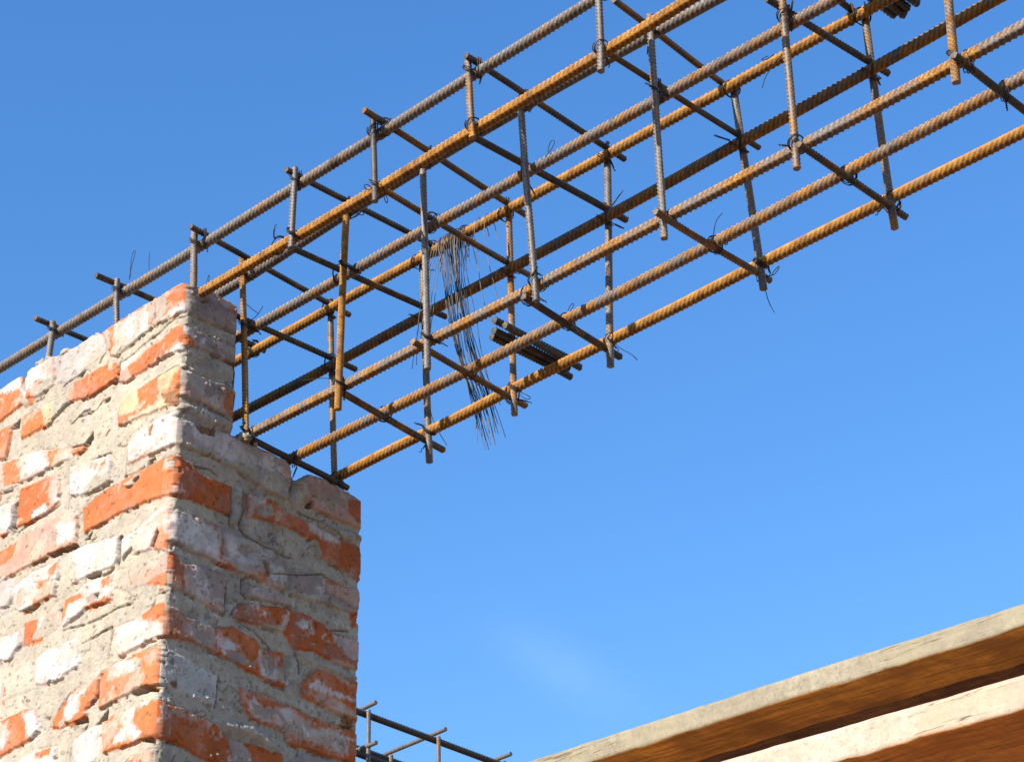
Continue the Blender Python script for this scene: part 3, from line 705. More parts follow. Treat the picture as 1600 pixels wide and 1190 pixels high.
    # hairline cracks wandering through the mortar
    ridge = np.abs(fbm(S, Z * 1.5, 16, 4, sd_seed + 81)); where = smooth(0.12, 0.4, fbm(S, Z, 11, 3, sd_seed + 91)) * smooth(0.75, 0.95, grit)
    hair = (1 - smooth(0.010, 0.030, ridge)) * where
    H -= 0.0035 * hair
    C *= (1 - 0.35 * hair)[:, None]
    C *= (1 + 0.05 * fbm(S * 2.2, Z * 0.35, 120, 3, sd_seed + 131) + 0.10 * fbm(S, Z, 6, 3, sd_seed + 141))[:, None]
    return H, np.clip(C, 0.01, 0.9), grit

def crumbs(S, Z, H, C, count, box, seed):
    r = np.random.default_rng(seed)
    for i in range(count):
        s0 = r.uniform(box[0], box[1]); k = r.integers(0, 11)
        z0 = -k * PITCH * 0.98 + r.normal(0, 0.009)
        rad = r.uniform(0.0012, 0.0030)
        near = np.nonzero((np.abs(S - s0) < 3 * rad) & (np.abs(Z - z0) < 3 * rad))[0]
        if len(near):
            g = np.exp(-(((S[near] - s0) ** 2 + (Z[near] - z0) ** 2) / (rad * rad)))
            H[near] += g * r.uniform(0.002, 0.006)
            C[near] = C[near] * (1 - 0.6 * g[:, None]) + np.array(PAL['L']) * 0.6 * g[:, None]

def build_wall():
    root = empty('brick_wall', (0, 0, GROUND_Z))
    tag(root, 'weathered orange brick wall end with smeared grey mortar, carrying the rusty rebar cage', 'brick wall')
    rc = 0.010
    dx = 0.0015
    far = -np.concatenate([np.arange(0.534, 1.5, 0.004), 1.5 + np.cumsum(np.geomspace(0.006, 0.2, 16))])[::-1]
    s_left = np.concatenate([far, np.arange(-0.53, T_W + 0.03, dx)])
    s_back = T_W + 0.03 + np.cumsum(np.geomspace(0.003, 0.2, 22))
    s = np.concatenate([s_left, s_back])
    zlow = -0.86 - np.cumsum(np.geomspace(0.002, 0.12, 50)); zlow = zlow[zlow > GROUND_Z - 0.03][::-1]
    z = np.concatenate([[GROUND_Z - 0.05], zlow, np.arange(-0.86, 0.0285, dx)])
    SS, ZZ = np.meshgrid(s, z)                       # rows = z
    # top line of the wall at each s
    top = np.where(s <= 0, np.interp(s, TOP_HI[:, 0], TOP_HI[:, 1]), np.interp(s, TOP_HI[:, 0], TOP_HI[:, 1]))
    low = np.interp(s, TOP_LO[:, 0], TOP_LO[:, 1])
    top = np.where(s > T_L, low, top)
    top = top + fbm(s, s * 0 + 0.7, 120, 4, 900) * 0.0016
    top[s > T_W] = -0.236
    # ragged edge of the raised leaf: bend the last columns of the jamb before the step
    rag = fbm(ZZ, ZZ * 0 + 3.1, 45, 4, 910) * 0.0035
    wgt = smooth(0.075, T_L, SS) * (SS <= T_L) * smooth(-0.228, -0.215, ZZ)
    Sx = SS + rag * wgt
    Zc = np.minimum(ZZ, top[None, :])
    Sf = Sx.ravel(); Zf = Zc.ravel()
    H = np.zeros(Sf.size); C = np.zeros((Sf.size, 3)); Gt = np.ones(Sf.size)
    for face, msk in ((0, SS.ravel() < 0), (1, (SS.ravel() >= 0) & (SS.ravel() <= T_W)), (2, SS.ravel() > T_W)):
        i = np.nonzero(msk)[0]
        h, c, g = paint_wall(Sf[i], Zf[i], face)
        if face == 1:
            crumbs(Sf[i], Zf[i], h, c, 230, (0.004, 0.30), 21)
        if face == 0:
            crumbs(Sf[i], Zf[i], h, c, 120, (-0.5, -0.004), 22)
        H[i] = h; C[i] = c; Gt[i] = g
    # blend the relief across the corners so the two faces meet without a seam
    Hg = H.reshape(SS.shape); Cg = C.reshape(SS.shape + (3,))
    for sc in (0.0, T_W):
        j = int(np.argmin(np.abs(s - sc))); w = 5
        a, b = j - w, j + w
        for q in range(a, b + 1):
            t = (q - a) / (b - a)
            Hg[:, q] = Hg[:, a] * (1 - t) + Hg[:, b] * t
    # arrises: worn, chipped along the corner
    chip = np.clip(fbm(ZZ, ZZ * 0 + 8.8, 38, 4, 930) - 0.15, 0, 1) * 0.006
    for sc in (0.0, T_W):
        Hg -= chip * np.exp(-((SS - sc) / 0.006) ** 2)
    # rounded top edge
    dist = top[None, :] - Zc
    rt = 0.004
    inset = rt - np.sqrt(np.clip(rt * rt - np.clip(rt - dist, 0, rt) ** 2, 0, None))
    edge_s = np.clip(Sx - (T_L - 0.003), 0, 0.003) * (SS <= T_L) * (ZZ > -0.225)
    Hg = Hg - inset - edge_s * 0.9
    # unwrapped (s, z, relief) -> space
    def place(S_, h):
        x = np.where(S_ < -rc, S_, 0.0); y = np.where(S_ > rc, S_, 0.0)
        nx = np.where(S_ > rc, 1.0, 0.0); ny = np.where(S_ < -rc, -1.0, 0.0)
        arc = np.abs(S_) <= rc
        th = np.radians(-90 + (S_ + rc) / (2 * rc) * 90)
        x = np.where(arc, -rc + rc * np.cos(th), x); y = np.where(arc, rc + rc * np.sin(th), y)
        nx = np.where(arc, np.cos(th), nx); ny = np.where(arc, np.sin(th), ny)
        q = S_ - T_W
        arc2 = np.abs(q) <= rc
        th2 = np.radians((q + rc) / (2 * rc) * 90)
        x = np.where(arc2, -rc + rc * np.cos(th2), x); y = np.where(arc2, T_W - rc + rc * np.sin(th2), y)
        nx = np.where(arc2, np.cos(th2), nx); ny = np.where(arc2, np.sin(th2), ny)
        bk = q > rc
        x = np.where(bk, -q, x); y = np.where(bk, T_W, y); nx = np.where(bk, 0.0, nx); ny = np.where(bk, 1.0, ny)
        return x + nx * h, y + ny * h
    x, y = place(Sx, Hg)
    V = np.stack([x, y, Zc], -1).reshape(-1, 3)
    nr, nc = SS.shape
    I = np.arange(nr * nc).reshape(nr, nc)
    quads = np.stack([I[:-1, :-1], I[:-1, 1:], I[1:, 1:], I[1:, :-1]], -1)
    Zt = ZZ[:-1, :-1]; keep = (Zt < top[None, :-1] - 1e-6) | (Zt < top[None, 1:] - 1e-6)
    quads = quads[keep]
    used = np.zeros(nr * nc, bool); used[quads.ravel()] = True
    remap = np.cumsum(used) - 1
    quads = remap[quads]
    alb = np.concatenate([Cg.reshape(-1, 3), np.ones((nr * nc, 1))], 1)[used]
    org = (0, 0, GROUND_Z)
    o = mesh_np('brickwork', V[used], quads, MASON, root, True, {'albedo': ('FLOAT_COLOR', alb), 'grit': ('FLOAT', Gt[used])}, org)
    o.location = (0, 0, 0)
    # mortar beds closing the top of the leaf, the seat and the inner side of the leaf
    def bed(name, us, vs, zf):
        U, Vv = np.meshgrid(us, vs)
        zz = zf(U, Vv)
        if name == 'leaf_side':
            P = np.stack([U, np.full_like(U, T_L - 0.008) + fbm(U, Vv, 30, 4, 950) * 0.003, Vv], -1).reshape(-1, 3)
        else:
            P = np.stack([U, Vv, zz], -1).reshape(-1, 3)
        k = np.arange(U.size).reshape(U.shape)
        q = np.stack([k[:-1, :-1], k[:-1, 1:], k[1:, 1:], k[1:, :-1]], -1).reshape(-1, 4)
        c = np.tile(np.array(PAL['M']), (U.size, 1)) * (1 + 0.12 * fbm(U.ravel(), Vv.ravel(), 60, 4, 960))[:, None]
        ob = mesh_np('mortar_bed', P, q, MASON, root, True, {'albedo': ('FLOAT_COLOR', np.concatenate([c, np.ones((len(c), 1))], 1)), 'grit': ('FLOAT', np.ones(len(c)))}, org)
        ob.location = (0, 0, 0)
    us = np.concatenate([np.linspace(-2.6, -0.55, 30), np.arange(-0.545, -0.001, 0.005)])
    bed('leaf_top', us, np.linspace(0.002, T_L - 0.001, 20), lambda a, b: np.interp(a, TOP_HI[:, 0], TOP_HI[:, 1]) - 0.004 + fbm(a, b, 40, 4, 951) * 0.003)
    bed('seat', us, np.linspace(T_L - 0.004, T_W - 0.002, 40), lambda a, b: np.interp(b, TOP_LO[:, 0], TOP_LO[:, 1]) - 0.004 + fbm(a, b, 40, 4, 952) * 0.003)
    bed('leaf_side', us, np.linspace(-0.24, 0.014, 40), lambda a, b: a)
    # dabs of mortar left on the wall head
    r2 = np.random.default_rng(5)
    for (u0, v0, z0, rad) in ((-0.386, 0.006, 0.026, 0.010), (-0.318, 0.004, 0.017, 0.009), (-0.309, 0.006, 0.016, 0.006), (-0.366, 0.004, 0.026, 0.006), (0.001, 0.132, -0.222, 0.011), (0.000, 0.150, -0.226, 0.007)):
        th = np.linspace(0, math.pi, 12); ph = np.linspace(0, 2 * math.pi, 20, endpoint=False)
        TH, PH = np.meshgrid(th, ph)
        n = np.stack([np.sin(TH) * np.cos(PH), np.sin(TH) * np.sin(PH), np.cos(TH)], -1)
        rr = rad * (1 + 0.35 * fbm(n[..., 0] * 2 + u0 * 99, n[..., 1] * 2 + n[..., 2] * 1.7, 1.6, 3, 970))
        P = (n * rr[..., None] * np.array([1.3, 1, 0.75]) + np.array([u0, v0, z0])).reshape(-1, 3)
        k = np.arange(TH.size).reshape(TH.shape); k2 = np.roll(k, -1, 0)
        q = np.stack([k[:, :-1], k2[:, :-1], k2[:, 1:], k[:, 1:]], -1).reshape(-1, 4)
        c = np.tile(np.array(PAL['M']) * 0.95, (len(P), 1))
        ob = mesh_np('mortar_dab', P, q, MASON, root, True, {'albedo': ('FLOAT_COLOR', np.concatenate([c, np.ones((len(c), 1))], 1)), 'grit': ('FLOAT', np.full(len(c), 1.3))}, org)
        ob.location = (0, 0, 0)
    return root

# ------------------------------------------------------------------ reinforcing bars
def frames(P):
    T = np.gradient(P, axis=0); T /= np.linalg.norm(T, axis=1)[:, None]
    ref = np.array([0, 0, 1.0]) if abs(T[0][2]) < 0.9 else np.array([0, 1.0, 0])
    A = ref - T * (T @ ref)[:, None]; A /= np.linalg.norm(A, axis=1)[:, None]
    B = np.cross(T, A)
    return T, A, B

def resample(P, step):
    P = np.asarray(P, float)
    L = np.concatenate([[0], np.cumsum(np.linalg.norm(np.diff(P, axis=0), axis=1))])
    n = max(2, int(L[-1] / step) + 1)
    t = np.linspace(0, L[-1], n)
    return np.stack([np.interp(t, L, P[:, i]) for i in range(3)], 1), t

def rebar_data(P, r, pitch, twist=0.0, nth=16, per=5, rib=0.28, skew=2.2, plain=False):
    Q, t = resample(P, pitch / per)
    # soften the kinks of the control line
    for _ in range(30):
        Q[1:-1] = Q[1:-1] * 0.5 + (Q[:-2] + Q[2:]) * 0.25
    T, A, B = frames(Q)
    th = np.linspace(0, 2 * math.pi, nth, endpoint=False)
    TH, TT = np.meshgrid(th, t)
    half = (TH % (2 * math.pi)) / math.pi
    loc = half % 1.0                                   # 0..1 round each half of the bar
    sgn = np.where(half < 1, 1, 1)
    ph = TT / pitch + sgn * skew * loc + np.where(half < 1, 0, 0.5)
    fr = ph - np.round(ph)
    ridge = np.exp(-(fr / 0.15) ** 2) * np.clip(np.sin(loc * math.pi) * 2.2, 0, 1)
    lon = np.exp(-((np.minimum(loc, 1 - loc)) / 0.07) ** 2)
    hgt = np.maximum(ridge, lon * 0.8)
    if plain: hgt = hgt * 0.08
    R = r * (0.87 + rib * hgt)
    ang = TH + twist
    Pv = Q[:, None, :] + R[..., None] * (np.cos(ang)[..., None] * A[:, None, :] + np.sin(ang)[..., None] * B[:, None, :])
    n = len(t)
    V = Pv.reshape(-1, 3); I = np.arange(n * nth).reshape(n, nth); J = np.roll(I, -1, 1)
    F = np.stack([I[:-1], J[:-1], J[1:], I[1:]], -1).reshape(-1, 4)
    att = hgt.ravel()
    # sawn ends
    c0 = len(V); V = np.concatenate([V, Q[:1] - T[:1] * 0.0004, Q[-1:] + T[-1:] * 0.0004]); att = np.concatenate([att, [1, 1]])
    e0 = np.stack([I[0], np.full(nth, c0), np.full(nth, c0), J[0]], -1); e1 = np.stack([I[-1], J[-1], np.full(nth, c0 + 1), np.full(nth, c0 + 1)], -1)
    return V, F, np.concatenate([e0, e1]), att

def rebar(name, P, r, pitch, mat, parent, **kw):
    V, F, E, att = rebar_data(P, r, pitch, **kw)
    # end caps as triangles: rebuild as a mixed mesh
    me = bpy.data.meshes.new(name)
    org = np.asarray(P[0], float)
    tri0 = E[:len(E) // 2][:, [0, 1, 3]]; tri1 = E[len(E) // 2:][:, [0, 1, 2]]
    tris = np.concatenate([tri0, tri1]).astype(np.int32); F = F.astype(np.int32)
    me.vertices.add(len(V)); me.vertices.foreach_set('co', (V - org).astype(np.float32).ravel())
    li = np.concatenate([F.ravel(), tris.ravel()])
    me.loops.add(len(li)); me.loops.foreach_set('vertex_index', li)
    me.polygons.add(len(F) + len(tris))
    me.polygons.foreach_set('loop_start', np.concatenate([np.arange(len(F)) * 4, len(F) * 4 + np.arange(len(tris)) * 3]).astype(np.int32))
    me.polygons.foreach_set('use_smooth', np.concatenate([np.ones(len(F), bool), np.zeros(len(tris), bool)]))
    at = me.attributes.new('rib', 'FLOAT', 'POINT'); at.data.foreach_set('value', att.astype(np.float32))
    me.update(calc_edges=True); me.validate()
    me.materials.append(mat)
    o = bpy.data.objects.new(name, me)
    link(o, parent)
    o.location = org - (np.array(parent.location) if parent is not None else 0)
    return o

def tube_data(P, r, nth=6, step=None):
    P = np.asarray(P, float)
    if step: P, _ = resample(P, step)
    T, A, B = frames(P)
    # parallel transport keeps the tube from pinching
    for i in range(1, len(P)):
        a = A[i - 1] - T[i] * (A[i - 1] @ T[i]); A[i] = a / (np.linalg.norm(a) + 1e-12); B[i] = np.cross(T[i], A[i])
    th = np.linspace(0, 2 * math.pi, nth, endpoint=False)
    V = (P[:, None] + r * (np.cos(th)[None, :, None] * A[:, None] + np.sin(th)[None, :, None] * B[:, None])).reshape(-1, 3)
    I = np.arange(len(V)).reshape(len(P), nth); J = np.roll(I, -1, 1)
    return V, np.stack([I[:-1], J[:-1], J[1:], I[1:]], -1).reshape(-1, 4)

def join(parts):
    Vs, Fs, k = [], [], 0
    for v, f in parts:
        Vs.append(v); Fs.append(f + k); k += len(v)
    return np.concatenate(Vs), np.concatenate(Fs)

def tie(c0, a0, r0, c1, a1, r1, rg, turns=2.3, wr=0.00072):
    """annealed wire wound round two crossing bars, ends twisted together"""
    c0 = np.asarray(c0); c1 = np.asarray(c1)
    a0 = a0 / np.linalg.norm(a0); a1 = a1 / np.linalg.norm(a1)
    if rg.random() < 0.5: a1 = -a1
    n = a0 + a1; n /= np.linalg.norm(n)
    sep = c1 - c0; sep = sep - n * (sep @ n); d = np.linalg.norm(sep)
    e1 = sep / d if d > 1e-5 else np.cross(n, [0, 0, 1.0])
    e1 /= np.linalg.norm(e1)
    e2 = np.cross(n, e1)
    mid = (c0 + c1) / 2
    sa = d / 2 + max(r0, r1) + 0.0007; sb = max(r0, r1) * 1.15 + 0.0007
    t = np.linspace(0, turns * 2 * math.pi, int(turns * 26))
    p = 2.6
    ct, st_ = np.cos(t), np.sin(t)
    rad = (np.abs(ct / sa) ** p + np.abs(st_ / sb) ** p) ** (-1 / p)
    wob = 1 + 0.05 * np.sin(t * 1.7 + rg.uniform(0, 6))
    loop = mid + (rad * ct * wob)[:, None] * e1 + (rad * st_ * wob)[:, None] * e2 + (np.linspace(-1, 1, len(t)) * rg.uniform(0.0015, 0.004))[:, None] * n
    parts = [tube_data(loop, wr)]
    # twisted tail
    L = rg.uniform(0.010, 0.026)
    dirn = e1 * rg.choice([-1, 1]) * rg.uniform(0.4, 1) + e2 * rg.uniform(-0.8, 0.8) + np.array([0, 0, rg.uniform(-1.0, 0.4)]) + n * rg.uniform(-0.6, 0.6)
    dirn /= np.linalg.norm(dirn)
    st0 = loop[-1]
    q1 = np.cross(dirn, n); q1 /= np.linalg.norm(q1); q2 = np.cross(dirn, q1)
    u = np.linspace(0, 1, 34)
    bend = q1 * rg.uniform(-0.012, 0.012)
    core = st0 + u[:, None] * dirn * L + (u ** 2)[:, None] * bend
    for s_ in (0, math.pi):
        tw = core + 0.0009 * (np.cos(u * 26 + s_)[:, None] * q1 + np.sin(u * 26 + s_)[:, None] * q2)
        k = 34 if s_ == 0 else int(rg.integers(18, 32))
        parts.append(tube_data(tw[:k], wr))
    if rg.random() < 0.25:      # an open eye at the end of the twist
        v = np.linspace(0, 2 * math.pi, 20)
        eye = core[-1] + dirn * 0.008 + 0.008 * (-np.cos(v)[:, None] * dirn) + 0.0035 * np.sin(v)[:, None] * q1
        parts.append(tube_data(eye, wr))
    return join(parts)

def seg_closest(p0, p1, P):
    """closest approach of a straight bar p0-p1 and a polyline P"""
    s = np.linspace(0, 1, 120); a = p0 + (p1 - p0) * s[:, None]
    Q, _ = resample(P, 0.004)
    d2 = ((a[:, None] - Q[None]) ** 2).sum(-1)
    i, j = np.unravel_index(np.argmin(d2), d2.shape)
    tq = Q[min(j + 1, len(Q) - 1)] - Q[max(j - 1, 0)]
    return a[i], Q[j], tq, math.sqrt(d2[i, j])

def bow(p0, p1, amp, rg, n=9):
    p0 = np.asarray(p0, float); p1 = np.asarray(p1, float)
    t = np.linspace(0, 1, n)
    off = np.stack([rg.normal(0, amp) * np.sin(t * math.pi) + rg.normal(0, amp * 0.5) * np.sin(t * 2 * math.pi) for _ in range(3)], 1)
    return p0 + (p1 - p0) * t[:, None] + off

def wander(P, seed):
    """site bars are never quite straight"""
    Q, t = resample(P, 0.03)
    for i in (1, 2):
        Q[:, i] += fbm(t, t * 0 + i, 3.2, 3, seed + i) * 0.0013
    return Q

BAR_STYLE = {'A': (0.30, 0.2), 'B': (0.95, 2.3), 'b': (0.10, 0.5), 'C': (0.45, 0.2), 'D': (0.95, 1.4), 'E': (0.45, 0.3), 'F': (0.60, 2.2), 'G': (0.60, 0.1), 'H': (0.95, 1.2)}
LB = 'rusty orange steel reinforcing bar'; LG = 'grey brown steel reinforcing bar'
def build_cage():
    rg = np.random.default_rng(11)
    root = empty('rebar_cage', (0, 0.19, -0.2))
    tag(root, 'large open cage of rusty ribbed reinforcing bars reaching out from the brick wall top', 'rebar cage')
    lines = {}
    for n, P in GEOM['bars'].items():
        P = np.array(P); lines[n] = P
        rust, tw = BAR_STYLE[n]
        o = rebar('longitudinal_bar', wander(P, 300 + ord(n)), 0.0083, 0.0087, STEEL_E if n == 'E' else steel(rust), root, twist=tw)
        if rust > 0.8: o['label'] = 'orange rusted ribbed bar'
        elif rust < 0.35: o['label'] = 'grey ribbed bar with little rust'
    ties = []
    def ties_for(p0, p1, prob, r1=0.0052):
        p0 = np.array(p0); p1 = np.array(p1)
        for n, P in lines.items():
            a, q, tq, d = seg_closest(p0, p1, P)
            if n == 'B' and q[0] < 0.06: continue
            if d < 0.024 and rg.random() < prob and -0.42 < q[0] < 1.45:
                ties.append(tie(q, tq, 0.0086, a, p1 - p0, r1, rg, turns=rg.uniform(1.6, 3.4)))
    for p0, p1, rust in GEOM['up']:
        o = rebar('upright_bar', bow(p0, p1, 0.0006, rg), 0.0053, 0.0062, steel(rust), root, twist=rg.uniform(0, 3), nth=12, per=5, plain=(rg.random() < 0.12))
        ties_for(p0, p1, 1.0)
    for p0, p1, rust, lev in GEOM['cr']:
        o = rebar('cross_bar', bow(p0, p1, 0.0008, rg), 0.0050, 0.0060, STEEL_RUSTDARK if rust > 0.68 else STEEL_BROWN, root, twist=rg.uniform(0, 3), nth=12, per=5, plain=(rg.random() < 0.2))
        ties_for(p0, p1, 0.7, 0.005)
    for k, (V, F) in enumerate(ties[:95]):
        org = V.mean(0)
        o = mesh_np('tie_wire', V, F, (WIRE, WIRE, WIRE3, WIRE)[k % 4], root, True, None, org)
        o.location = org - np.array(root.location)
    # loose wire ends sticking up from the tied joints
    loose = [[(-0.192, 0.028, 0.115), (-0.188, 0.026, 0.135), (-0.186, 0.024, 0.155), (-0.180, 0.024, 0.166), (-0.1755, 0.024, 0.163), (-0.178, 0.024, 0.150), (-0.187, 0.026, 0.136), (-0.19, 0.028, 0.118)],
             [(-0.142, 0.030, 0.112), (-0.143, 0.029, 0.128), (-0.144, 0.030, 0.147)],
             [(0.014, 0.028, 0.006), (0.013, 0.03, 0.018), (0.016, 0.03, 0.029), (0.0185, 0.03, 0.026), (0.017, 0.03, 0.014), (0.014, 0.03, 0.007)]]
    for P in loose + GEOM['loose']:
        P = np.array(P); V, F = tube_data(smooth_line(P), 0.0006)
        org = V.mean(0); o = mesh_np('tie_wire', V, F, WIRE, root, True, None, org); o.location = org - np.array(root.location)
    return root

def smooth_line(P, it=3):
    P = np.asarray(P, float)
    for _ in range(it):
        Q = np.empty((2 * len(P) - 2, 3)); Q[0::2] = P[:-1] * 0.75 + P[1:] * 0.25; Q[1::2] = P[:-1] * 0.25 + P[1:] * 0.75
        P = np.concatenate([P[:1], Q, P[-1:]])
    return P

def build_far_cage():
    rg = np.random.default_rng(3)
    root = empty('rebar_cage', (-1.3, 1.6, 0.0))
    tag(root, 'small distant rebar cage showing dark bars and pale stubs just right of the wall foot', 'rebar cage')
    x0, x1 = -1.233, -1.395
    STEEL_STEP = [steel(q) for q in (0.3, 0.1, 0.3, 0.1, 0.6, 0.3, 0.1, 0.3)]
    for x, zz, ru in ((x0, 0.1, 0.3), (x0, 0.0, 0.45), (x1, 0.098, 0.45), (x1, 0.0, 0.6)):
        rebar('longitudinal_bar', bow((x, 0.55, zz), (x - 0.008, 2.7, zz), 0.002, rg), 0.0080, 0.0088, STEEL_DULL, root, twist=1.3)
    for k, y in enumerate((0.86, 1.09, 1.31, 1.542, 1.771, 1.996, 2.22, 2.45)):
        xu = x0 + 0.0135
        rebar('upright_bar', bow((xu, y, 0.104), (xu + 0.002, y, -0.05), 0.0005, rg), 0.0052, 0.0062, STEEL_STEP[k], root, nth=12)
        rebar('upright_bar', bow((x1 + 0.012, y, 0.104), (x1 + 0.012, y, -0.05), 0.0005, rg), 0.0052, 0.0062, steel(0.3), root, nth=12)
        rebar('cross_bar', bow((x0 + 0.042, y - 0.004, 0.1145), (x1 - 0.03, y + 0.002, 0.113), 0.0006, rg), 0.0052, 0.0062, steel(0.1), root, nth=12)
        rebar('cross_bar', bow((x0 + 0.046, y - 0.004, 0.0145), (x1 - 0.03, y + 0.002, 0.0135), 0.0006, rg), 0.0052, 0.0062, steel(0.1), root, nth=12)
    return root

# ------------------------------------------------------------------ loose things on the cage
def build_wires():
    rg = np.random.default_rng(19)
    root = empty('wire_bundle', (0.29, 0.33, 0.12))
    tag(root, 'hank of thin dark tie wires hooked over a rusty bar and hanging loose', 'tie wires')
    D = np.array(GEOM['bars']['D'])
    def dbar(u): return np.array([np.interp(u, D[:, 0], D[:, i]) for i in range(3)])
    specs = []
    for i in range(30):
        specs.append((rg.normal(0.283, 0.016), rg.normal(0.305, 0.014), rg.uniform(0.30, 0.385), rg.normal(0.365, 0.008), 0))
    for u in (0.236, 0.242, 0.247, 0.262, 0.268):
        specs.append((u, u - rg.uniform(0.030, 0.055), rg.uniform(0.15, 0.22), 0.315, 1))
    for u in (0.335, 0.352):
        specs.append((u, u + rg.uniform(0.004, 0.03), rg.uniform(0.15, 0.2), 0.325, 1))
    for i, (u0, u1, L, v1, kind) in enumerate(specs):
        c = dbar(u0); r = 0.0105 + rg.uniform(0, 0.004)
        P = []
        # short leg behind the bar, over the top, long leg down in front, bending back below
        a0 = rg.uniform(0.01, 0.06)
        P.append(c + np.array([rg.normal(0, 0.006), r + rg.uniform(0, 0.004), -a0]))
        for th in np.linspace(0, math.pi, 7):
            P.append(c + np.array([rg.normal(0, 0.0008), r * math.cos(th), r * math.sin(th)]))
        vf = c[1] - r
        nseg = 7
        sway = rg.normal(0, 0.004); bow_ = rg.normal(0, 0.005)
        for k in range(1, nseg + 1):
            t = k / nseg
            vv = vf + (v1 - vf) * (t ** 2.2) - 0.004 * math.sin(t * math.pi)
            zz = c[2] - L * t
            if -0.25 < zz < -0.16: vv = max(vv, 0.358)
            P.append(np.array([u0 + (u1 - u0) * t + sway * math.sin(t * 3.1) + bow_ * t * t, vv + rg.normal(0, 0.0018), zz]))
        P = smooth_line(np.array(P), 2)
        V, F = tube_data(P, 0.00056)
        org = V.mean(0)
        o = mesh_np('wire', V, F, (WIRE, WIRE2, WIRE, WIRE2, WIRE3, WIRE)[i % 6] if kind == 0 else WIRE2, root, True, None, org)
        o.location = org - np.array(root.location)
    return root

def build_rods():
    rg = np.random.default_rng(23)
    # short cut rods lying across the two lowest bars behind the hanging wires
    G1 = ((0.446, 0.228, 0.437, 0.412, -0.1885, 0.1, 'short cut steel rod with a bright sawn end, lowest of the bundle behind the wires'),
          (0.4575, 0.221, 0.449, 0.394, -0.186, 0.3, 'short dark steel rod lying second in the bundle across the lowest bars'),
          (0.4655, 0.214, 0.4565, 0.389, -0.1745, 0.3, 'short dark steel rod lying on top of the bundle across the lowest bars'),
          (0.479, 0.222, 0.4635, 0.404, -0.186, 0.1, 'short steel rod at the right side of the bundle, pale end beside an upright'))
    for (u0, v0, u1, v1, z, ru, lab) in G1:
        o = rebar('cut_rod', bow((u0, v0, z), (u1, v1, z + 0.012), 0.0004, rg), 0.0056, 0.0065, STEEL_DARK, None, nth=12)
        tag(o, lab, 'steel rod', 'cut rods lying across the lowest bars')
    G2 = ((1.100, 0.385, 0.134, 'dark steel rod end above the top bar, leftmost in the clump at the top right'),
          (1.1115, 0.392, 0.131, 'dark steel rod end, lowest of the clump at the top right edge'),
          (1.1225, 0.386, 0.134, 'dark steel rod end in the middle of the clump at the top right edge'),
          (1.1385, 0.387, 0.134, 'dark steel rod end set apart on the right of the top right clump'))
    for (u, v, z, lab) in G2:
        o = rebar('cut_rod', bow((u - 0.004, 0.04, z), (u, v, z), 0.0005, rg), 0.0066, 0.0075, STEEL_DARK, None, nth=12)
        tag(o, lab, 'steel rod', 'rods lying on the upper bars at the top right')

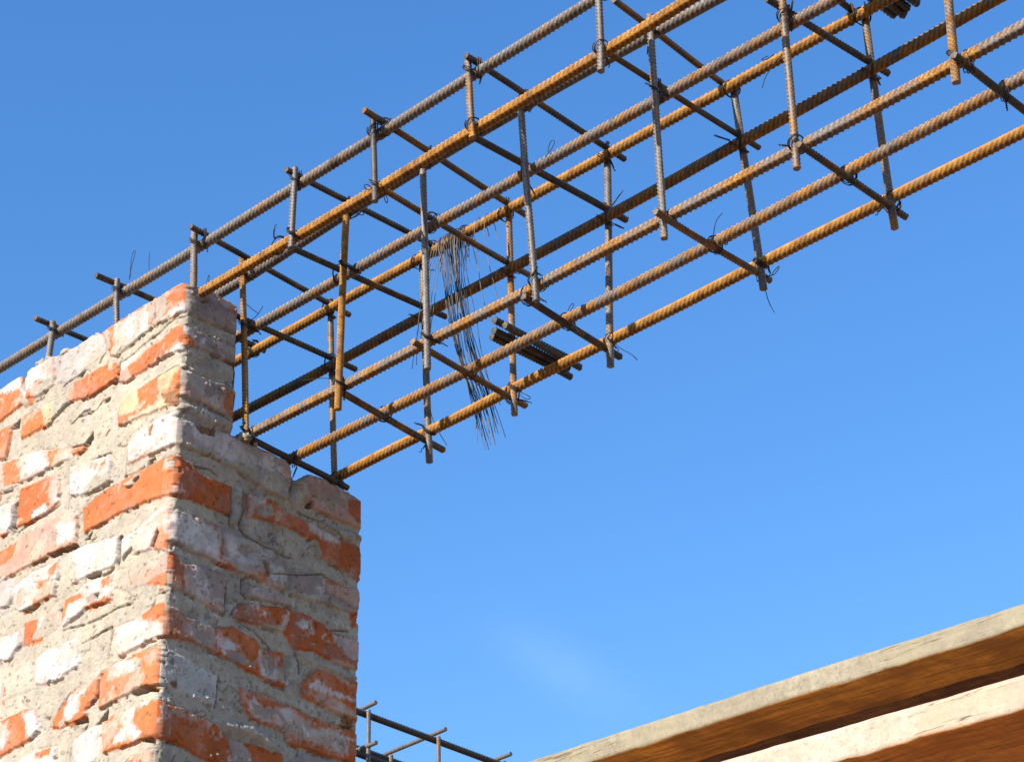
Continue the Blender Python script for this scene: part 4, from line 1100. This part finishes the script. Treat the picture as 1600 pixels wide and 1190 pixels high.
# ------------------------------------------------------------------ timber planks
def plank(name, x0, x1, yf, width, top, bot, mat, lab, seed):
    """a sawn board along X: front edge at y = yf, top and bottom lines z = a*x + b"""
    nx = 260; xs = np.linspace(x0, x1, nx)
    zt = top[0] * xs + top[1] + fbm(xs, xs * 0, 3.0, 4, seed) * 0.0009 + fbm(xs, xs * 0 + 4, 40, 3, seed + 1) * 0.0006
    zb = bot[0] * xs + bot[1] + fbm(xs, xs * 0 + 2, 3.5, 4, seed + 2) * 0.0011 + fbm(xs, xs * 0 + 6, 40, 3, seed + 3) * 0.0011 + 0.0022 * smooth(0.62, 0.95, fbm(xs, xs * 0 + 8, 9, 3, seed + 5))
    r = 0.003
    # cross-section going round: front face, bottom, back, top, with eased arrises
    prof = []      # (y offset, 0..1 between bottom and top, z offset, edge flag)
    for t in np.linspace(0, 1, 9): prof.append((0.0, 0.0, r + t * 1e-9, 1.0, t))
    rows = []
    nfront = 9
    for t in np.linspace(0, 1, nfront): rows.append(('f', t))
    for t in np.linspace(0, 1, 7): rows.append(('t', t))
    for t in np.linspace(0, 1, 5): rows.append(('k', t))
    for t in np.linspace(0, 1, 13): rows.append(('b', t))
    V = []; E = []
    for kind, t in rows:
        jit = fbm(xs, xs * 0 + t * 3 + ord(kind), 30, 4, seed + 7) * 0.0008
        if kind == 'f':
            z = zb + r + (zt - zb - 2 * r) * t; y = yf + jit; e = 1.0
        elif kind == 't':
            z = zt + jit * 0.6; y = yf + r + (width - 2 * r) * t + 0 * xs; e = 1.0
        elif kind == 'k':
            z = zt - r - (zt - zb - 2 * r) * t; y = yf + width + jit; e = 0.6
        else:
            z = zb + jit * 0.8; y = yf + width - r - (width - 2 * r) * t + 0 * xs; e = 0.0
        V.append(np.stack([xs, y, z], 1)); E.append(np.full(nx, e))
    V = np.array(V); E = np.array(E)
    k = np.arange(V.shape[0] * nx).reshape(V.shape[0], nx); k2 = np.roll(k, -1, 0)
    F = np.stack([k[:, :-1], k[:, 1:], k2[:, 1:], k2[:, :-1]], -1).reshape(-1, 4)[:, ::-1]
    Vf = V.reshape(-1, 3)
    org = np.array([(x0 + x1) / 2, yf + width / 2, float(np.mean(zb))])
    # ends
    ring0 = k[:, 0]; ring1 = k[:, -1]
    c0 = len(Vf); Vf = np.concatenate([Vf, Vf[ring0].mean(0)[None], Vf[ring1].mean(0)[None]]); Ef = np.concatenate([E.ravel(), [1, 1]])
    me = bpy.data.meshes.new(name)
    tri = [[ring0[i], ring0[(i + 1) % len(ring0)], c0] for i in range(len(ring0))] + [[ring1[(i + 1) % len(ring1)], ring1[i], c0 + 1] for i in range(len(ring1))]
    me.from_pydata((Vf - org).tolist(), [], F.tolist() + [[int(a) for a in q] for q in tri])
    at = me.attributes.new('edge', 'FLOAT', 'POINT'); at.data.foreach_set('value', Ef.astype(np.float32))
    me.polygons.foreach_set('use_smooth', [True] * len(F) + [False] * len(tri))
    me.materials.append(mat); me.update()
    o = bpy.data.objects.new(name, me); o.location = org
    link(o)
    tag(o, lab, 'plank')
    return o

def build_planks():
    m1 = plank_material('cement_crusted_timber', (0.255, 0.222, 0.160), (0.58, 0.225, 0.030), (0.27, 0.095, 0.016), (0.27, 0.225, 0.145))
    m2 = plank_material('fresh_sawn_timber', (0.40, 0.345, 0.27), (0.84, 0.33, 0.062), (0.62, 0.22, 0.036), (0.44, 0.29, 0.18))
    m3 = plank_material('shadow_dark_timber', (0.16, 0.12, 0.08), (0.24, 0.10, 0.035), (0.10, 0.042, 0.015), (0.16, 0.10, 0.06))  # shadow strip behind the upper plank, put into the timber colour
    plank('wooden_plank', -0.7, 2.3, 0.65, 0.108, (-0.0373, -0.6390), (-0.0363, -0.6746), m1, 'upper grey plank with a cement crusted sunlit edge and brown underside', 41)
    plank('wooden_plank', -0.5, 2.3, 0.56, 0.17, (-0.0452, -0.7718), (-0.0393, -0.8258), m2, 'lower pale sawn plank in the bottom right corner, orange brown underneath', 47)
    plank('wooden_plank', -0.7, 2.3, 0.768, 0.15, (-0.0373, -0.634), (-0.0363, -0.670), m3, 'narrow strip of a third plank, darkened as in shadow, seen between the two pale planks', 53)

# ------------------------------------------------------------------ ground, light, sky, camera
def build_ground():
    k = NT('trodden_sandy_soil'); p = k.geo()
    n = k.noise(0.8, 8, 0.65, p); n2 = k.noise(14, 6, 0.7, p)
    c = k.ramp(n, [(0.3, (0.150, 0.080, 0.052)), (0.6, (0.240, 0.132, 0.088))])
    k.color(k.mix(0.35, c, k.ramp(n2, [(0.3, (0.115, 0.066, 0.045)), (0.7, (0.25, 0.145, 0.10))])))
    k.rough(0.95); k.bump(n2, 0.6, 0.03)
    xs = np.concatenate([-np.geomspace(4, 3000, 30)[::-1], np.linspace(-3.6, 3.6, 40), np.geomspace(4, 3000, 30)])
    X, Y = np.meshgrid(xs, xs)
    R = np.hypot(X, Y)
    Z = GROUND_Z + 0.03 * fbm(X, Y, 0.9, 4, 77) * (R < 40)
    P = np.stack([X, Y, Z], -1).reshape(-1, 3)
    i = np.arange(X.size).reshape(X.shape)
    q = np.stack([i[:-1, :-1], i[:-1, 1:], i[1:, 1:], i[1:, :-1]], -1).reshape(-1, 4)
    o = mesh_np('ground', P, q, k.m)
    tag(o, kind='structure')

SUN_EL = math.radians(28.3)
SUN_AZ = math.radians(1.5)          # the light travels along +Y, turned this much towards +X
def build_light():
    w = bpy.data.worlds.new('World'); scene.world = w; w.use_nodes = True
    t = w.node_tree; bg = t.nodes['Background']
    sky = t.nodes.new('ShaderNodeTexSky'); sky.sky_type = 'NISHITA'; sky.sun_disc = False
    sky.sun_elevation = SUN_EL; sky.sun_rotation = math.radians(180) - SUN_AZ
    sky.air_density = 1.6; sky.dust_density = 0.0; sky.ozone_density = 6.0; sky.altitude = 0
    # a faint wisp of cloud low in the sky behind the planks
    geo = t.nodes.new('ShaderNodeTexCoord')
    def m(op, a, b=None):
        nd = t.nodes.new('ShaderNodeMath'); nd.operation = op
        for k, v in ((0, a), (1, b)):
            if v is None: continue
            if isinstance(v, (int, float)): nd.inputs[k].default_value = v
            else: t.links.new(v, nd.inputs[k])
        return nd.outputs[0]
    def along(axis, size):
        """distance of the view direction from the wisp's centre along one axis of the wisp"""
        sb = t.nodes.new('ShaderNodeVectorMath'); sb.operation = 'SUBTRACT'; sb.inputs[1].default_value = tuple(CLOUD_DIR)
        t.links.new(geo.outputs['Generated'], sb.inputs[0])
        dp = t.nodes.new('ShaderNodeVectorMath'); dp.operation = 'DOT_PRODUCT'; dp.inputs[1].default_value = tuple(axis)
        t.links.new(sb.outputs[0], dp.inputs[0])
        return m('POWER', m('DIVIDE', m('ABSOLUTE', dp.outputs['Value']), size), 2.0)
    e1 = np.cross(CLOUD_DIR, [0, 0, 1.0]); e1 /= np.linalg.norm(e1); e2 = np.cross(e1, CLOUD_DIR)
    a1 = 0.86 * e1 - 0.51 * e2; a2 = 0.51 * e1 + 0.86 * e2; a3 = CLOUD_DIR
    q = m('ADD', m('ADD', along(a1, 0.030), along(a2, 0.011)), along(a3, 0.4))
    nz = t.nodes.new('ShaderNodeTexNoise'); nz.inputs['Scale'].default_value = 38; nz.inputs['Detail'].default_value = 6; nz.inputs['Roughness'].default_value = 0.5
    t.links.new(geo.outputs['Generated'], nz.inputs['Vector'])
    core = m('POWER', 2.718, m('MULTIPLY', q, -1.0))
    mu2_out = m('MULTIPLY', m('MULTIPLY', core, m('ADD', nz.outputs['Fac'], 0.25)), 0.075)
    hs = t.nodes.new('ShaderNodeHueSaturation'); hs.inputs['Saturation'].default_value = SKY_SAT; hs.inputs['Hue'].default_value = SKY_HUE
    t.links.new(sky.outputs[0], hs.inputs['Color'])
    mx = t.nodes.new('ShaderNodeMix'); mx.data_type = 'RGBA'
    t.links.new(mu2_out, mx.inputs[0]); t.links.new(hs.outputs[0], mx.inputs[6]); mx.inputs[7].default_value = (5.2, 6.2, 8.0, 1)
    t.links.new(mx.outputs[2], bg.inputs['Color'])
    bg.inputs['Strength'].default_value = SKY_STR
    L = bpy.data.lights.new('sun', 'SUN'); L.energy = 5.0; L.angle = math.radians(0.53); L.color = (1.0, 0.93, 0.82)
    o = bpy.data.objects.new('sun', L); link(o)
    d = Vector((math.sin(SUN_AZ) * math.cos(SUN_EL), math.cos(SUN_AZ) * math.cos(SUN_EL), -math.sin(SUN_EL)))
    o.rotation_euler = d.to_track_quat('-Z', 'Y').to_euler(); o.location = (0, -6, 6)

SKY_STR, SKY_SAT, SKY_HUE = 0.124, 1.20, 0.510
cam_g = GEOM['cam']
CLOUD_DIR = np.array(cam_g['fw']) * cam_g['f'] + np.array(cam_g['r']) * (885 - 800) - np.array(cam_g['u']) * (1045 - 595)
CLOUD_DIR = CLOUD_DIR / np.linalg.norm(CLOUD_DIR)

def build_camera():
    from mathutils import Matrix
    r, u, f = (Vector(cam_g[k]) for k in ('r', 'u', 'fw'))
    cd = bpy.data.cameras.new('camera'); o = bpy.data.objects.new('camera', cd); link(o)
    M = Matrix((r, u, -f)).transposed().to_4x4(); M.translation = Vector(cam_g['C'])
    o.matrix_world = M
    cd.sensor_width = 36; cd.sensor_fit = 'HORIZONTAL'; cd.lens = cam_g['f'] / 1600 * 36
    cd.clip_start = 0.05; cd.clip_end = 8000
    scene.camera = o

build_wall()
build_cage()
build_far_cage()
build_wires()
build_rods()
build_planks()
build_ground()
build_light()
build_camera()
scene.view_settings.view_transform = 'Standard'
scene.view_settings.look = 'None'
scene.view_settings.exposure = 0.92
scene.view_settings.gamma = 1
scene.render.engine = 'CYCLES'
